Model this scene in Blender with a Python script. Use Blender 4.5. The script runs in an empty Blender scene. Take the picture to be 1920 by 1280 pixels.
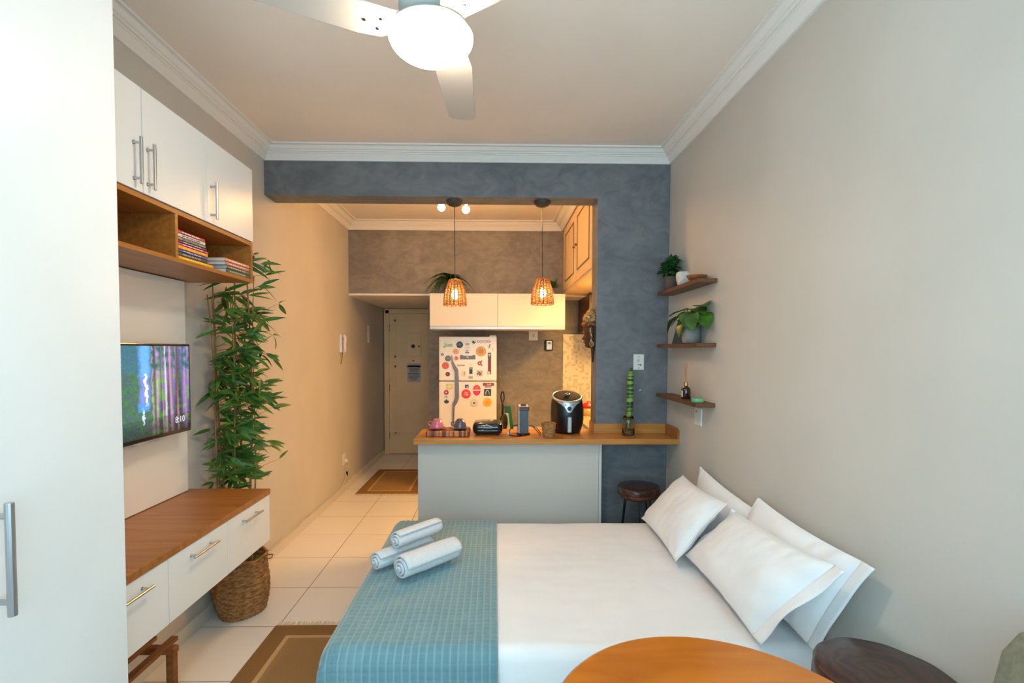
import bpy, bmesh, math, random
from mathutils import Vector, Matrix
from mathutils import noise as mnoise

S = bpy.context.scene
COL = S.collection
PI = math.pi
R_ = random.Random(7)

# ------------------------------------------------------------------ camera
H_CAM = 1.525
F_PX = 928.0
cam_d = bpy.data.cameras.new('camera')
cam_d.sensor_width = 36.0
cam_d.lens = F_PX / 1920 * 36
cam_d.shift_x = (960 - 945) / 1920
cam_d.shift_y = (689 - 640) / 1920
cam_d.clip_start = 0.02
cam = bpy.data.objects.new('camera', cam_d)
COL.objects.link(cam)
Rm = Matrix.Rotation(math.radians(-1.04), 4, 'Z') @ Matrix.Rotation(PI / 2 + math.radians(-1.97), 4, 'X') @ Matrix.Rotation(math.radians(0.18), 4, 'Z')
cam.matrix_world = Matrix.Translation((0, 0, H_CAM)) @ Rm
S.camera = cam

# ------------------------------------------------------------------ light levels
DAY_WORLD = 6.2
DAY_COL = (0.47, 0.80, 1.0)
GLOBE_E = 73.0
SPOT_E = 290.0
PEND_E = 90.0
UNDER_E = 300.0
GLOBE_COL = (1.0, 0.85, 0.68)
WARM = (1.0, 0.53, 0.18)
WARM2 = (1.0, 0.58, 0.25)
SCREEN_E = 1.0
S.view_settings.view_transform = 'Standard'
S.view_settings.look = 'None'
S.view_settings.exposure = 0.0
S.view_settings.gamma = 1.0
S.view_settings.use_curve_mapping = False

w = bpy.data.worlds.new('daylight')
S.world = w
w.use_nodes = True
bg = w.node_tree.nodes['Background']
bg.inputs[0].default_value = (*DAY_COL, 1)
bg.inputs[1].default_value = DAY_WORLD
pl = bpy.data.lights.new('window_portal', 'AREA')
pl.shape = 'RECTANGLE'; pl.size = 2.2; pl.size_y = 1.85
pl.cycles.is_portal = True
po = bpy.data.objects.new('window_portal', pl)
COL.objects.link(po)
po.location = (0.05, -0.5, 1.675)
po.rotation_euler = (PI / 2, 0, 0)

# ------------------------------------------------------------------ helpers: materials
def lin(c):
    return tuple((x / 12.92 if x <= 0.04045 else ((x + 0.055) / 1.055) ** 2.4) for x in (v / 255 for v in c))

def base_mat(name, col, rough=0.5, metal=0.0, spec=0.5, sheen=0.0, coat=0.0):
    m = bpy.data.materials.new(name)
    m.use_nodes = True
    b = m.node_tree.nodes['Principled BSDF']
    b.inputs['Base Color'].default_value = (*lin(col), 1)
    b.inputs['Roughness'].default_value = rough
    b.inputs['Metallic'].default_value = metal
    b.inputs['Specular IOR Level'].default_value = spec
    if sheen: b.inputs['Sheen Weight'].default_value = sheen
    if coat: b.inputs['Coat Weight'].default_value = coat; b.inputs['Coat Roughness'].default_value = 0.15
    return m

def N(m, t): return m.node_tree.nodes.new(t)
def L(m, a, b): m.node_tree.links.new(a, b)

def coords(m, scale=(1, 1, 1), rot=(0, 0, 0)):
    tc = N(m, 'ShaderNodeTexCoord'); mp = N(m, 'ShaderNodeMapping')
    mp.inputs['Scale'].default_value = scale
    mp.inputs['Rotation'].default_value = rot
    L(m, tc.outputs['Object'], mp.inputs['Vector'])
    return mp.outputs['Vector']

def noise_mat(name, c1, c2, scale=(1, 1, 1), nscale=5, detail=5, rough=0.5, bump=0.0, bscale=None, lo=0.35, hi=0.65, distortion=0.0, **k):
    m = base_mat(name, c1, rough, **k)
    b = m.node_tree.nodes['Principled BSDF']
    v = coords(m, scale)
    n = N(m, 'ShaderNodeTexNoise'); n.inputs['Scale'].default_value = nscale; n.inputs['Detail'].default_value = detail
    n.inputs['Distortion'].default_value = distortion
    L(m, v, n.inputs['Vector'])
    r = N(m, 'ShaderNodeValToRGB')
    r.color_ramp.elements[0].position = lo; r.color_ramp.elements[1].position = hi
    r.color_ramp.elements[0].color = (*lin(c1), 1); r.color_ramp.elements[1].color = (*lin(c2), 1)
    L(m, n.outputs['Fac'], r.inputs['Fac']); L(m, r.outputs['Color'], b.inputs['Base Color'])
    if bump:
        src = n
        if bscale:
            src = N(m, 'ShaderNodeTexNoise'); src.inputs['Scale'].default_value = bscale; src.inputs['Detail'].default_value = 4
            L(m, v, src.inputs['Vector'])
        bp = N(m, 'ShaderNodeBump'); bp.inputs['Strength'].default_value = bump; bp.inputs['Distance'].default_value = 0.01
        L(m, src.outputs['Fac'], bp.inputs['Height']); L(m, bp.outputs['Normal'], b.inputs['Normal'])
    return m

def wood_mat(name, dark, light, axis='Y', rough=0.4, scale=9, stretch=14, **k):
    s = {'X': (1, stretch, stretch), 'Y': (stretch, 1, stretch), 'Z': (stretch, stretch, 1)}[axis]
    m = base_mat(name, dark, rough, **k)
    b = m.node_tree.nodes['Principled BSDF']
    v = coords(m, tuple(x * 1.0 for x in s))
    n = N(m, 'ShaderNodeTexNoise'); n.inputs['Scale'].default_value = scale * 0.35; n.inputs['Detail'].default_value = 6; n.inputs['Distortion'].default_value = 0.6
    L(m, v, n.inputs['Vector'])
    r = N(m, 'ShaderNodeValToRGB')
    r.color_ramp.elements[0].position = 0.32; r.color_ramp.elements[1].position = 0.68
    r.color_ramp.elements[0].color = (*lin(dark), 1); r.color_ramp.elements[1].color = (*lin(light), 1)
    L(m, n.outputs['Fac'], r.inputs['Fac']); L(m, r.outputs['Color'], b.inputs['Base Color'])
    bp = N(m, 'ShaderNodeBump'); bp.inputs['Strength'].default_value = 0.12; bp.inputs['Distance'].default_value = 0.002
    L(m, n.outputs['Fac'], bp.inputs['Height']); L(m, bp.outputs['Normal'], b.inputs['Normal'])
    return m

def emit_mat(name, col, strength):
    m = bpy.data.materials.new(name); m.use_nodes = True
    nt = m.node_tree; nt.nodes.clear()
    e = nt.nodes.new('ShaderNodeEmission'); o = nt.nodes.new('ShaderNodeOutputMaterial')
    e.inputs[0].default_value = (*col, 1); e.inputs[1].default_value = strength
    nt.links.new(e.outputs[0], o.inputs[0])
    return m

def attr_mat(name, rough=0.7, emission=0.0, sheen=0.0, bump=0.0, attr='Col'):
    m = base_mat(name, (128, 128, 128), rough, sheen=sheen)
    b = m.node_tree.nodes['Principled BSDF']
    a = N(m, 'ShaderNodeAttribute'); a.attribute_name = attr
    if emission:
        b.inputs['Base Color'].default_value = (0.01, 0.01, 0.01, 1)
        L(m, a.outputs['Color'], b.inputs['Emission Color']); b.inputs['Emission Strength'].default_value = emission
    else:
        L(m, a.outputs['Color'], b.inputs['Base Color'])
    if bump:
        v = coords(m); n = N(m, 'ShaderNodeTexNoise'); n.inputs['Scale'].default_value = 90; L(m, v, n.inputs['Vector'])
        bp = N(m, 'ShaderNodeBump'); bp.inputs['Strength'].default_value = bump; bp.inputs['Distance'].default_value = 0.003
        L(m, n.outputs['Fac'], bp.inputs['Height']); L(m, bp.outputs['Normal'], b.inputs['Normal'])
    return m

# ------------------------------------------------------------------ helpers: mesh
class MB:
    def __init__(s):
        s.v = []; s.f = []; s.c = None
    def add(s, vs, fs):
        o = len(s.v); s.v += [tuple(p) for p in vs]; s.f += [tuple(i + o for i in f) for f in fs]
        return s
    def box(s, a, b):
        x0, y0, z0 = a; x1, y1, z1 = b
        vs = [(x0, y0, z0), (x1, y0, z0), (x1, y1, z0), (x0, y1, z0), (x0, y0, z1), (x1, y0, z1), (x1, y1, z1), (x0, y1, z1)]
        return s.add(vs, [(0, 3, 2, 1), (4, 5, 6, 7), (0, 1, 5, 4), (1, 2, 6, 5), (2, 3, 7, 6), (3, 0, 4, 7)])
    def obox(s, c, ax, ay, az):
        c = Vector(c); ax = Vector(ax); ay = Vector(ay); az = Vector(az)
        vs = [c + sx * ax + sy * ay + sz * az for sz in (-1, 1) for sx, sy in ((-1, -1), (1, -1), (1, 1), (-1, 1))]
        return s.add(vs, [(0, 3, 2, 1), (4, 5, 6, 7), (0, 1, 5, 4), (1, 2, 6, 5), (2, 3, 7, 6), (3, 0, 4, 7)])
    def ring_surface(s, rings, closed=True, cap0=False, cap1=False):
        n = len(rings[0]); vs = [p for r in rings for p in r]; fs = []
        for i in range(len(rings) - 1):
            for j in range(n if closed else n - 1):
                k = (j + 1) % n
                fs.append((i * n + j, i * n + k, (i + 1) * n + k, (i + 1) * n + j))
        if cap0: fs.append(tuple(range(n - 1, -1, -1)))
        if cap1: fs.append(tuple((len(rings) - 1) * n + j for j in range(n)))
        return s.add(vs, fs)
    def lathe(s, prof, c=(0, 0, 0), n=32, fn=None, cap0=True, cap1=True, axis=None):
        rings = []
        M = Matrix.Identity(3)
        if axis is not None: M = Vector((0, 0, 1)).rotation_difference(Vector(axis).normalized()).to_matrix()
        for i, (r, z) in enumerate(prof):
            ring = []
            for j in range(n):
                a = 2 * PI * j / n
                rr = r if fn is None else fn(r, z, a, i)
                ring.append(Vector(c) + M @ Vector((rr * math.cos(a), rr * math.sin(a), z)))
            rings.append(ring)
        return s.ring_surface(rings, True, cap0, cap1)
    def tube(s, pts, r, n=8, cap=True, r1=None):
        pts = [Vector(p) for p in pts]; rings = []
        up = None
        for i, p in enumerate(pts):
            d = (pts[min(i + 1, len(pts) - 1)] - pts[max(i - 1, 0)]).normalized()
            if up is None:
                up = d.orthogonal().normalized()
            else:
                up = (up - d * up.dot(d))
                up = up.normalized() if up.length > 1e-6 else d.orthogonal().normalized()
            q = d.cross(up)
            rr = r if r1 is None else r + (r1 - r) * i / (len(pts) - 1)
            rings.append([p + rr * (math.cos(2 * PI * j / n) * up + math.sin(2 * PI * j / n) * q) for j in range(n)])
        return s.ring_surface(rings, True, cap, cap)
    def cyl(s, a, b, r, n=20, r1=None):
        return s.tube([a, b], r, n, True, r1)
    def prism(s, poly, fn0, fn1):
        n = len(poly)
        vs = [fn0(*p) for p in poly] + [fn1(*p) for p in poly]
        fs = [tuple(range(n - 1, -1, -1)), tuple(range(n, 2 * n))] + [(i, (i + 1) % n, n + (i + 1) % n, n + i) for i in range(n)]
        return s.add(vs, fs)
    def ball(s, c, rx, ry=None, rz=None, nu=16, nv=10, fn=None):
        ry = ry or rx; rz = rz or rx
        rings = []
        for i in range(nv + 1):
            t = PI * i / nv - PI / 2
            rings.append([(c[0] + rx * max(math.cos(t), 1e-3) * math.cos(2 * PI * j / nu), c[1] + ry * max(math.cos(t), 1e-3) * math.sin(2 * PI * j / nu), c[2] + rz * math.sin(t)) for j in range(nu)])
        return s.ring_surface(rings, True, True, True)
    def leaf(s, base, d, up, ln, wd, bend=0.3, fold=0.25, n=5, shape=None):
        base = Vector(base); d = Vector(d).normalized(); up = Vector(up)
        side = d.cross(up)
        side = side.normalized() if side.length > 1e-5 else d.orthogonal().normalized()
        nrm = side.cross(d).normalized()
        vs = []; fs = []
        for i in range(n + 1):
            t = i / n
            p = base + d * ln * t - nrm * bend * ln * t * t
            ww = wd * (shape(t) if shape else math.sin(PI * min(1, t * 0.92 + 0.06)) ** 0.8) * 0.5
            e = nrm * ww * fold
            vs += [p - side * ww + e, p, p + side * ww + e]
        for i in range(n):
            a = 3 * i
            fs += [(a, a + 1, a + 4, a + 3), (a + 1, a + 2, a + 5, a + 4)]
        return s.add(vs, fs)
    def build(s, name, mat, parent=None, smooth=False, bevel=0.0, origin=None, colors=None, seg=2, solid=0.0, recalc=True):
        off = Vector((0, 0, 0))
        if parent is not None:
            off = world_loc(parent)
        elif origin is not None:
            off = Vector(origin)
        elif s.v:
            xs = [p[0] for p in s.v]; ys = [p[1] for p in s.v]; zs = [p[2] for p in s.v]
            off = Vector(((min(xs) + max(xs)) / 2, (min(ys) + max(ys)) / 2, min(zs)))
        me = bpy.data.meshes.new(name)
        me.from_pydata([Vector(p) - off for p in s.v], [], s.f)
        if recalc:
            bm = bmesh.new(); bm.from_mesh(me)
            bmesh.ops.recalc_face_normals(bm, faces=bm.faces)
            bm.to_mesh(me); bm.free()
        if smooth:
            for p in me.polygons: p.use_smooth = True
        if colors:
            ca = me.color_attributes.new('Col', 'FLOAT_COLOR', 'POINT')
            for i, c in enumerate(colors): ca.data[i].color = (*c, 1)
        me.materials.append(mat)
        o = bpy.data.objects.new(name, me); COL.objects.link(o)
        if parent is None:
            o.location = off
        else:
            o.parent = parent
        if bevel:
            b = o.modifiers.new('bevel', 'BEVEL'); b.width = bevel; b.segments = seg; b.limit_method = 'ANGLE'; b.angle_limit = math.radians(50)
        if solid:
            q = o.modifiers.new('solid', 'SOLIDIFY'); q.thickness = solid; q.offset = 0
        return o

def world_loc(o):
    p = Vector(o.location)
    while o.parent is not None:
        o = o.parent; p += Vector(o.location)
    return p

def tag(o, label, cat, group=None, kind=None):
    o['label'] = label; o['category'] = cat
    if group: o['group'] = group
    if kind: o['kind'] = kind
    return o
def struct(o):
    o['kind'] = 'structure'; return o
def thing(name, loc, label, cat, group=None):
    o = bpy.data.objects.new(name, None); COL.objects.link(o); o.location = loc; o.empty_display_size = 0.05
    return tag(o, label, cat, group)
def dup(root, loc, label=None):
    r = root.copy(); COL.objects.link(r); r.location = loc
    if label: r['label'] = label
    for ch in list(root.children):
        c = ch.copy(); COL.objects.link(c); c.parent = r
        for g in list(ch.children):
            d = g.copy(); COL.objects.link(d); d.parent = c
    return r
def text(name, body, size, loc, mat, parent, right=(1, 0, 0), up=(0, 0, 1), ext=0.0006, align='CENTER'):
    cu = bpy.data.curves.new(name, 'FONT'); cu.body = body; cu.size = size; cu.extrude = ext
    cu.align_x = align; cu.align_y = 'CENTER'; cu.resolution_u = 3
    t = bpy.data.objects.new(name, cu); COL.objects.link(t)
    bpy.context.view_layer.update()
    me = bpy.data.meshes.new_from_object(t.evaluated_get(bpy.context.evaluated_depsgraph_get()))
    bpy.data.objects.remove(t); bpy.data.curves.remove(cu)
    rt = Vector(right).normalized(); u = Vector(up).normalized(); nn = rt.cross(u)
    off = Vector(loc) - (world_loc(parent) if parent is not None else Vector((0, 0, 0)))
    for v in me.vertices:
        v.co = off + rt * v.co.x + u * v.co.y + nn * v.co.z
    me.materials.clear(); me.materials.append(mat)
    o = bpy.data.objects.new(name, me); COL.objects.link(o); o.parent = parent
    return o

# ------------------------------------------------------------------ room dimensions
XL, XR = -1.63, 1.25
YB, YB2 = 3.56, 3.75          # beam / pillar
YW = -0.5                     # window wall behind the viewer
ZC, ZK = 2.945, 2.855         # ceiling, underside of crown
ZBEAM = 2.615
PX0 = 0.73                    # pillar's free side
YU = 5.56                     # upper cement wall above the entrance
YK = 6.0                      # kitchen wall
YD = 7.3                      # entrance door wall

M = {}
M['paint'] = noise_mat('wall_paint', (203, 197, 188), (197, 191, 182), nscale=2.0, rough=0.75, bump=0.06, bscale=60)
M['ceil'] = noise_mat('ceiling_paint', (240, 230, 219), (236, 226, 215), nscale=2.0, rough=0.85)
M['plaster'] = base_mat('crown_plaster', (232, 229, 224), 0.7)
M['white'] = base_mat('white_laminate', (236, 234, 230), 0.32)
M['kitwhite'] = base_mat('kitchen_laminate', (216, 208, 194), 0.35)
M['white_tex'] = noise_mat('white_laminate_soft', (229, 228, 225), (224, 223, 220), nscale=3, rough=0.38)
M['edge'] = base_mat('grey_gap', (120, 118, 115), 0.6)
M['steel'] = base_mat('brushed_steel', (190, 190, 192), 0.3, metal=1.0)
M['chrome'] = base_mat('chrome', (215, 215, 215), 0.12, metal=1.0)
M['oak'] = wood_mat('oak_veneer_y', (152, 92, 36), (176, 114, 52), 'Y', 0.35)
M['oak_across'] = wood_mat('oak_veneer_across', (146, 88, 36), (176, 114, 56), 'X', 0.33, scale=7)
M['oakx'] = wood_mat('bar_wood_x', (176, 112, 48), (202, 138, 66), 'X', 0.3)
M['oakz'] = wood_mat('oak_veneer_z', (140, 92, 52), (165, 114, 66), 'Z', 0.45)
M['darkwood'] = wood_mat('shelf_wood', (78, 46, 22), (118, 74, 38), 'Y', 0.45)
M['table'] = wood_mat('table_wood', (172, 88, 16), (204, 116, 28), 'X', 0.22, coat=0.5, scale=7, stretch=5)
M['black'] = base_mat('black_plastic', (16, 16, 18), 0.3)
M['blackgloss'] = base_mat('black_gloss', (14, 15, 20), 0.12, coat=0.6)
M['silver'] = base_mat('silver_plastic', (190, 196, 202), 0.25, metal=0.6)
M['greyp'] = base_mat('grey_plastic', (92, 96, 100), 0.4)
M['switch'] = base_mat('switch_plastic', (226, 226, 220), 0.4)
M['leaf'] = noise_mat('bamboo_leaf', (42, 84, 24), (80, 124, 42), nscale=12, rough=0.45)
M['leafd'] = noise_mat('dark_leaf', (24, 66, 34), (52, 104, 44), nscale=25, rough=0.5)
M['leafm'] = noise_mat('broad_leaf', (26, 62, 30), (78, 122, 36), nscale=9, rough=0.35)
M['stem'] = noise_mat('bamboo_stem', (122, 92, 58), (150, 118, 74), nscale=20, rough=0.6)
M['bag'] = noise_mat('seagrass_weave', (134, 84, 40), (190, 136, 78), scale=(1, 1, 3), nscale=30, rough=0.85, bump=0.6)
M['rattan'] = noise_mat('rattan', (206, 136, 64), (170, 96, 40), nscale=40, rough=0.5)
M['cotton'] = noise_mat('white_cotton', (242, 240, 239), (238, 236, 236), nscale=8, rough=0.85, bump=0.12, bscale=220, sheen=0.15)
M['terry'] = noise_mat('white_terry', (240, 240, 241), (232, 233, 236), nscale=90, rough=0.95, bump=0.7, bscale=260, sheen=0.3)
M['cement_pot'] = noise_mat('grey_ceramic', (126, 120, 112), (108, 102, 96), nscale=14, rough=0.75, bump=0.1)
M['paper'] = base_mat('book_pages', (214, 210, 200), 0.8)
M['wire'] = base_mat('white_cable', (205, 198, 184), 0.5)

def cement(name, c1, c2):
    m = base_mat(name, c1, 0.55)
    b = m.node_tree.nodes['Principled BSDF']
    v = coords(m)
    n1 = N(m, 'ShaderNodeTexNoise'); n1.inputs['Scale'].default_value = 2.2; n1.inputs['Detail'].default_value = 9; n1.inputs['Roughness'].default_value = 0.65; n1.inputs['Distortion'].default_value = 0.9
    v2 = coords(m, (1, 1, 1.6))
    n2 = N(m, 'ShaderNodeTexNoise'); n2.inputs['Scale'].default_value = 6; n2.inputs['Detail'].default_value = 8; n2.inputs['Distortion'].default_value = 1.5
    L(m, v, n1.inputs['Vector']); L(m, v2, n2.inputs['Vector'])
    mx = N(m, 'ShaderNodeMath'); mx.operation = 'AVERAGE' if False else 'ADD'
    L(m, n1.outputs['Fac'], mx.inputs[0]); L(m, n2.outputs['Fac'], mx.inputs[1])
    r = N(m, 'ShaderNodeValToRGB'); r.color_ramp.elements[0].position = 0.4; r.color_ramp.elements[1].position = 0.62
    md = N(m, 'ShaderNodeMath'); md.operation = 'MULTIPLY'; md.inputs[1].default_value = 0.5
    L(m, mx.outputs[0], md.inputs[0]); L(m, md.outputs[0], r.inputs['Fac'])
    r.color_ramp.elements[0].color = (*lin(c1), 1); r.color_ramp.elements[1].color = (*lin(c2), 1)
    L(m, r.outputs['Color'], b.inputs['Base Color'])
    bp = N(m, 'ShaderNodeBump'); bp.inputs['Strength'].default_value = 0.15; bp.inputs['Distance'].default_value = 0.01
    L(m, n1.outputs['Fac'], bp.inputs['Height']); L(m, bp.outputs['Normal'], b.inputs['Normal'])
    return m
M['cement'] = cement('burnt_cement', (97, 100, 104), (120, 122, 125))
M['cement2'] = cement('burnt_cement_kitchen', (118, 110, 103), (142, 134, 124))

def grid_mat(name, base, line, pitch, origin, width, axes=(0, 1), rough=0.15, var=None, spec=0.5):
    """tiles: joints drawn on two object axes"""
    m = base_mat(name, base, rough, spec=spec)
    b = m.node_tree.nodes['Principled BSDF']
    tc = N(m, 'ShaderNodeTexCoord'); sp = N(m, 'ShaderNodeSeparateXYZ'); L(m, tc.outputs['Object'], sp.inputs[0])
    hit = []
    for k, ax in enumerate(axes):
        a = N(m, 'ShaderNodeMath'); a.operation = 'SUBTRACT'; a.inputs[1].default_value = origin[k]; L(m, sp.outputs[ax], a.inputs[0])
        p = N(m, 'ShaderNodeMath'); p.operation = 'PINGPONG'; p.inputs[1].default_value = pitch[k] / 2; L(m, a.outputs[0], p.inputs[0])
        c = N(m, 'ShaderNodeMath'); c.operation = 'LESS_THAN'; c.inputs[1].default_value = width / 2; L(m, p.outputs[0], c.inputs[0])
        hit.append(c)
    mx = N(m, 'ShaderNodeMath'); mx.operation = 'MAXIMUM'; L(m, hit[0].outputs[0], mx.inputs[0]); L(m, hit[1].outputs[0], mx.inputs[1])
    mix = N(m, 'ShaderNodeMix'); mix.data_type = 'RGBA'
    mix.inputs[6].default_value = (*lin(base), 1); mix.inputs[7].default_value = (*lin(line), 1)
    if var:
        sn = N(m, 'ShaderNodeVectorMath'); sn.operation = 'SNAP'; sn.inputs[1].default_value = (pitch[0], 10, pitch[1])
        ad = N(m, 'ShaderNodeVectorMath'); ad.operation = 'ADD'; ad.inputs[1].default_value = (pitch[0] / 2, 0, pitch[1] / 2)
        L(m, tc.outputs['Object'], ad.inputs[0]); L(m, ad.outputs[0], sn.inputs[0])
        wn = N(m, 'ShaderNodeTexWhiteNoise'); L(m, sn.outputs[0], wn.inputs['Vector'])
        rr = N(m, 'ShaderNodeValToRGB'); rr.color_ramp.elements[0].position = .62; rr.color_ramp.elements[1].position = .70
        rr.color_ramp.elements[0].color = (*lin(base), 1); rr.color_ramp.elements[1].color = (*lin(var[0]), 1)
        L(m, wn.outputs['Value'], rr.inputs['Fac'])
        L(m, rr.outputs['Color'], mix.inputs[6])
    L(m, mx.outputs[0], mix.inputs[0]); L(m, mix.outputs[2], b.inputs['Base Color'])
    ro = N(m, 'ShaderNodeMath'); ro.operation = 'MULTIPLY_ADD'; ro.inputs[1].default_value = 0.6; ro.inputs[2].default_value = rough
    L(m, mx.outputs[0], ro.inputs[0]); L(m, ro.outputs[0], b.inputs['Roughness'])
    return m
M['floor'] = grid_mat('floor_tiles', (238, 232, 224), (112, 98, 84), (0.4505, 0.4535), (-1.193, 2.249), 0.0045, rough=0.16)
M['walltile'] = grid_mat('wall_mosaic', (240, 230, 205), (220, 208, 180), (0.026, 0.026), (0, 0), 0.002, axes=(0, 2), rough=0.25, var=((214, 200, 168), 19))

# ------------------------------------------------------------------ structure
struct(MB().box((XL - .15, YW - .15, -.1), (XR + .15, YD + .2, 0)).build('floor', M['floor'], origin=(0, 0, 0)))
struct(MB().box((XL - .15, YW - .15, ZC), (XR + .15, YU, ZC + .12)).build('ceiling', M['ceil']))
struct(MB().box((XL - .12, YW - .15, 0), (XL, YD + .12, ZC)).build('wall_left', M['paint']))
struct(MB().box((XR, YW - .15, 0), (XR + .12, YK, ZC)).build('wall_right', M['paint']))
# window wall behind the viewer
wb = MB()
for a, b in (((XL, YW - .12, 0), (-1.05, YW, ZC)), ((1.15, YW - .12, 0), (XR, YW, ZC)), ((-1.05, YW - .12, 2.6), (1.15, YW, ZC)), ((-1.05, YW - .12, 0), (1.15, YW, .75))):
    wb.box(a, b)
struct(wb.build('wall_back', M['paint']))
wf = MB()
for x in (-1.05, .03, 1.11): wf.box((x, YW - .08, .75), (x + .04, YW - .04, 2.6))
for z in (.75, 2.56): wf.box((-1.05, YW - .08, z), (1.15, YW - .04, z + .04))
struct(wf.build('window_1', M['white']))
# beam + pillar between room and kitchen
pm = MB()
pm.prism([(XL, ZBEAM), (PX0, ZBEAM), (PX0, 0), (XR, 0), (XR, ZC), (XL, ZC)], lambda x, z: (x, YB, z), lambda x, z: (x, YB2, z))
struct(pm.build('wall_divider', M['cement'], bevel=.004))
# cement block over the entrance and behind the kitchen
struct(MB().box((XL, YU, 2.155), (XR, YD, ZC)).build('wall_upper', M['cement2']))
struct(MB().box((XL, YU + .002, 2.135), (XR, YD, 2.156)).build('ceiling', M['ceil']))
struct(MB().box((-.80, YK, 0), (XR, YD, 2.135)).build('wall_kitchen', M['cement2']))
struct(MB().box((.825, YK - .012, 0), (XR, YK, 1.725)).build('wall_tiles', M['walltile'], origin=(0, 0, 0)))
struct(MB().box((XL, YD, 0), (XR, YD + .12, ZC)).build('wall_far', M['paint']))
# crown mouldings (mitred loops)
def crown(name, x0, x1, y0, y1, z0, z1, w=0.105):
    h = z1 - z0
    prof = [(0, 0), (.012, 0), (.016, .1), (.038, .42), (.045, .46), (.045, .54), (.056, .54), (.06, .62), (.07, .66), (.086, .86), (.092, .88), (w, .88), (w, 1.0), (0, 1.0)]
    rings = []
    for d, t in prof:
        z = z0 + t * h
        rings.append([(x0 + d, y0 + d, z), (x1 - d, y0 + d, z), (x1 - d, y1 - d, z), (x0 + d, y1 - d, z)])
    return struct(MB().ring_surface(rings + [rings[0]]).build(name, M['plaster']))
crown('trim_1', XL, XR, YW, YB, ZK, ZC)
crown('trim_2', XL, .75, YB2, YU, ZK, ZC, .12)
# baseboards (tile skirting)
M['skirt'] = base_mat('skirting_tile', (214, 206, 194), 0.3)
struct(MB().box((XL, YW, 0), (XL + .014, YD, .075)).build('baseboard_left', M['skirt'], bevel=.002))
struct(MB().box((XR - .014, YW, 0), (XR, YB, .075)).build('baseboard_right', M['skirt'], bevel=.002))
# entrance door
M['door'] = noise_mat('door_paint', (238, 206, 160), (232, 200, 154), nscale=4, rough=0.5)
fr = MB()
fr.box((XL + .015, YD - .045, 0), (XL + .085, YD, 2.125)); fr.box((-.88, YD - .045, 0), (-.80, YD, 2.125)); fr.box((XL + .015, YD - .045, 2.06), (-.80, YD, 2.125))
fr.box((XL + .015, YD - .055, 0), (XL + .033, YD - .045, 2.125)); fr.box((XL + .015, YD - .055, 2.107), (-.80, YD - .045, 2.125))
struct(fr.build('trim_3', M['door'], bevel=.004))
door = MB().box((-1.545, YD - .03, .006), (-.88, YD - .001, 2.058)).build('door_1', M['door'], bevel=.003)
struct(door)
pn = MB()
for x0, x1, z0, z1 in ((-1.47, -.95, .30, 1.30), (-1.47, -.95, 1.42, 1.97)):
    pn.box((x0, YD - .036, z0), (x1, YD - .029, z0 + .022)); pn.box((x0, YD - .036, z1 - .022), (x1, YD - .029, z1))
    pn.box((x0, YD - .036, z0), (x0 + .022, YD - .029, z1)); pn.box((x1 - .022, YD - .036, z0), (x1, YD - .029, z1))
pn.build('door_panel_molding', M['door'], door)
hg = MB()
for z in (.27, .62 + .35, 1.85): hg.cyl((-1.548, YD - .036, z - .05), (-1.548, YD - .036, z + .05), .008, 10)
M['brass'] = base_mat('aged_brass', (140, 104, 62), 0.4, metal=0.8)
hg.build('hinge', M['brass'], door)
pv = MB().box((-1.285, YD - .044, 1.44), (-1.08, YD - .030, 1.77)).build('viewer_hatch', M['door'], door, bevel=.003)
MB().cyl((-1.196, YD - .050, 1.584), (-1.196, YD - .043, 1.584), .028, 24).build('viewer_hole', base_mat('dark_brown', (30, 18, 10), .5), pv)
MB().ball((-1.112, YD - .052, 1.584), .014).build('hatch_knob', M['brass'], pv, smooth=True)
MB().ball((-1.196, YD - .034, 1.372), .012, .006, .012).build('hook', M['brass'], door, smooth=True)
sg = thing('door_notice', (-1.186, YD - .032, 1.06), 'laminated grey notice with printed lines hanging on the entrance door', 'notice')
MB().box((-1.285, YD - .036, 1.06), (-1.087, YD - .031, 1.335)).build('sheet', base_mat('notice_paper', (176, 172, 178), .4), sg, bevel=.001)
ln = MB()
ln.box((-1.27, YD - .0385, 1.183), (-1.102, YD - .036, 1.192))
for i, (z, a, b_) in enumerate(((1.303, .03, .15), (1.286, .05, .13), (1.263, .03, .16), (1.247, .03, .16), (1.232, .03, .15), (1.217, .04, .14), (1.165, .02, .15), (1.148, .02, .16), (1.131, .02, .15), (1.108, .03, .14), (1.092, .05, .12))):
    ln.box((-1.285 + a, YD - .0385, z - .003), (-1.285 + b_ + .02, YD - .036, z + .003))
ln.build('printed_lines', base_mat('ink_dark', (46, 40, 44), .6), sg)

# ------------------------------------------------------------------ wardrobe on the left
def bar_handle(parent, a, b, out, r=.006, post=.022, name='handle', n=14):
    a = Vector(a); b = Vector(b); out = Vector(out); d = (b - a)
    m = MB().cyl(a, b, r, n)
    for t in (.12, .88):
        p = a + d * t
        m.cyl(p, p - out, r * .75, 10)
        m.cyl(p - out * .94, p - out, r * 1.25, 10)
    return m.build(name, M['steel'], parent, smooth=False, bevel=.0008)
wd = thing('wardrobe', (-1.34, .98, 0), 'tall white wardrobe with a steel bar handle at the left', 'wardrobe')
wm = MB(); wm.box((XL + .016, .55, 0.0), (-1.075, .568, 2.75)); wm.box((XL + .016, 1.387, 0), (-1.075, 1.405, 2.75)); wm.box((XL + .016, .55, 2.732), (-1.075, 1.405, 2.75)); wm.box((XL + .016, .55, .06), (-1.075, 1.405, .08)); wm.box((XL + .016, .55, .06), (XL + .022, 1.405, 2.75)); wm.box((-1.11, .568, 0), (-1.095, 1.387, .06))
wm.build('body', M['white_tex'], wd, bevel=.001)
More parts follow.
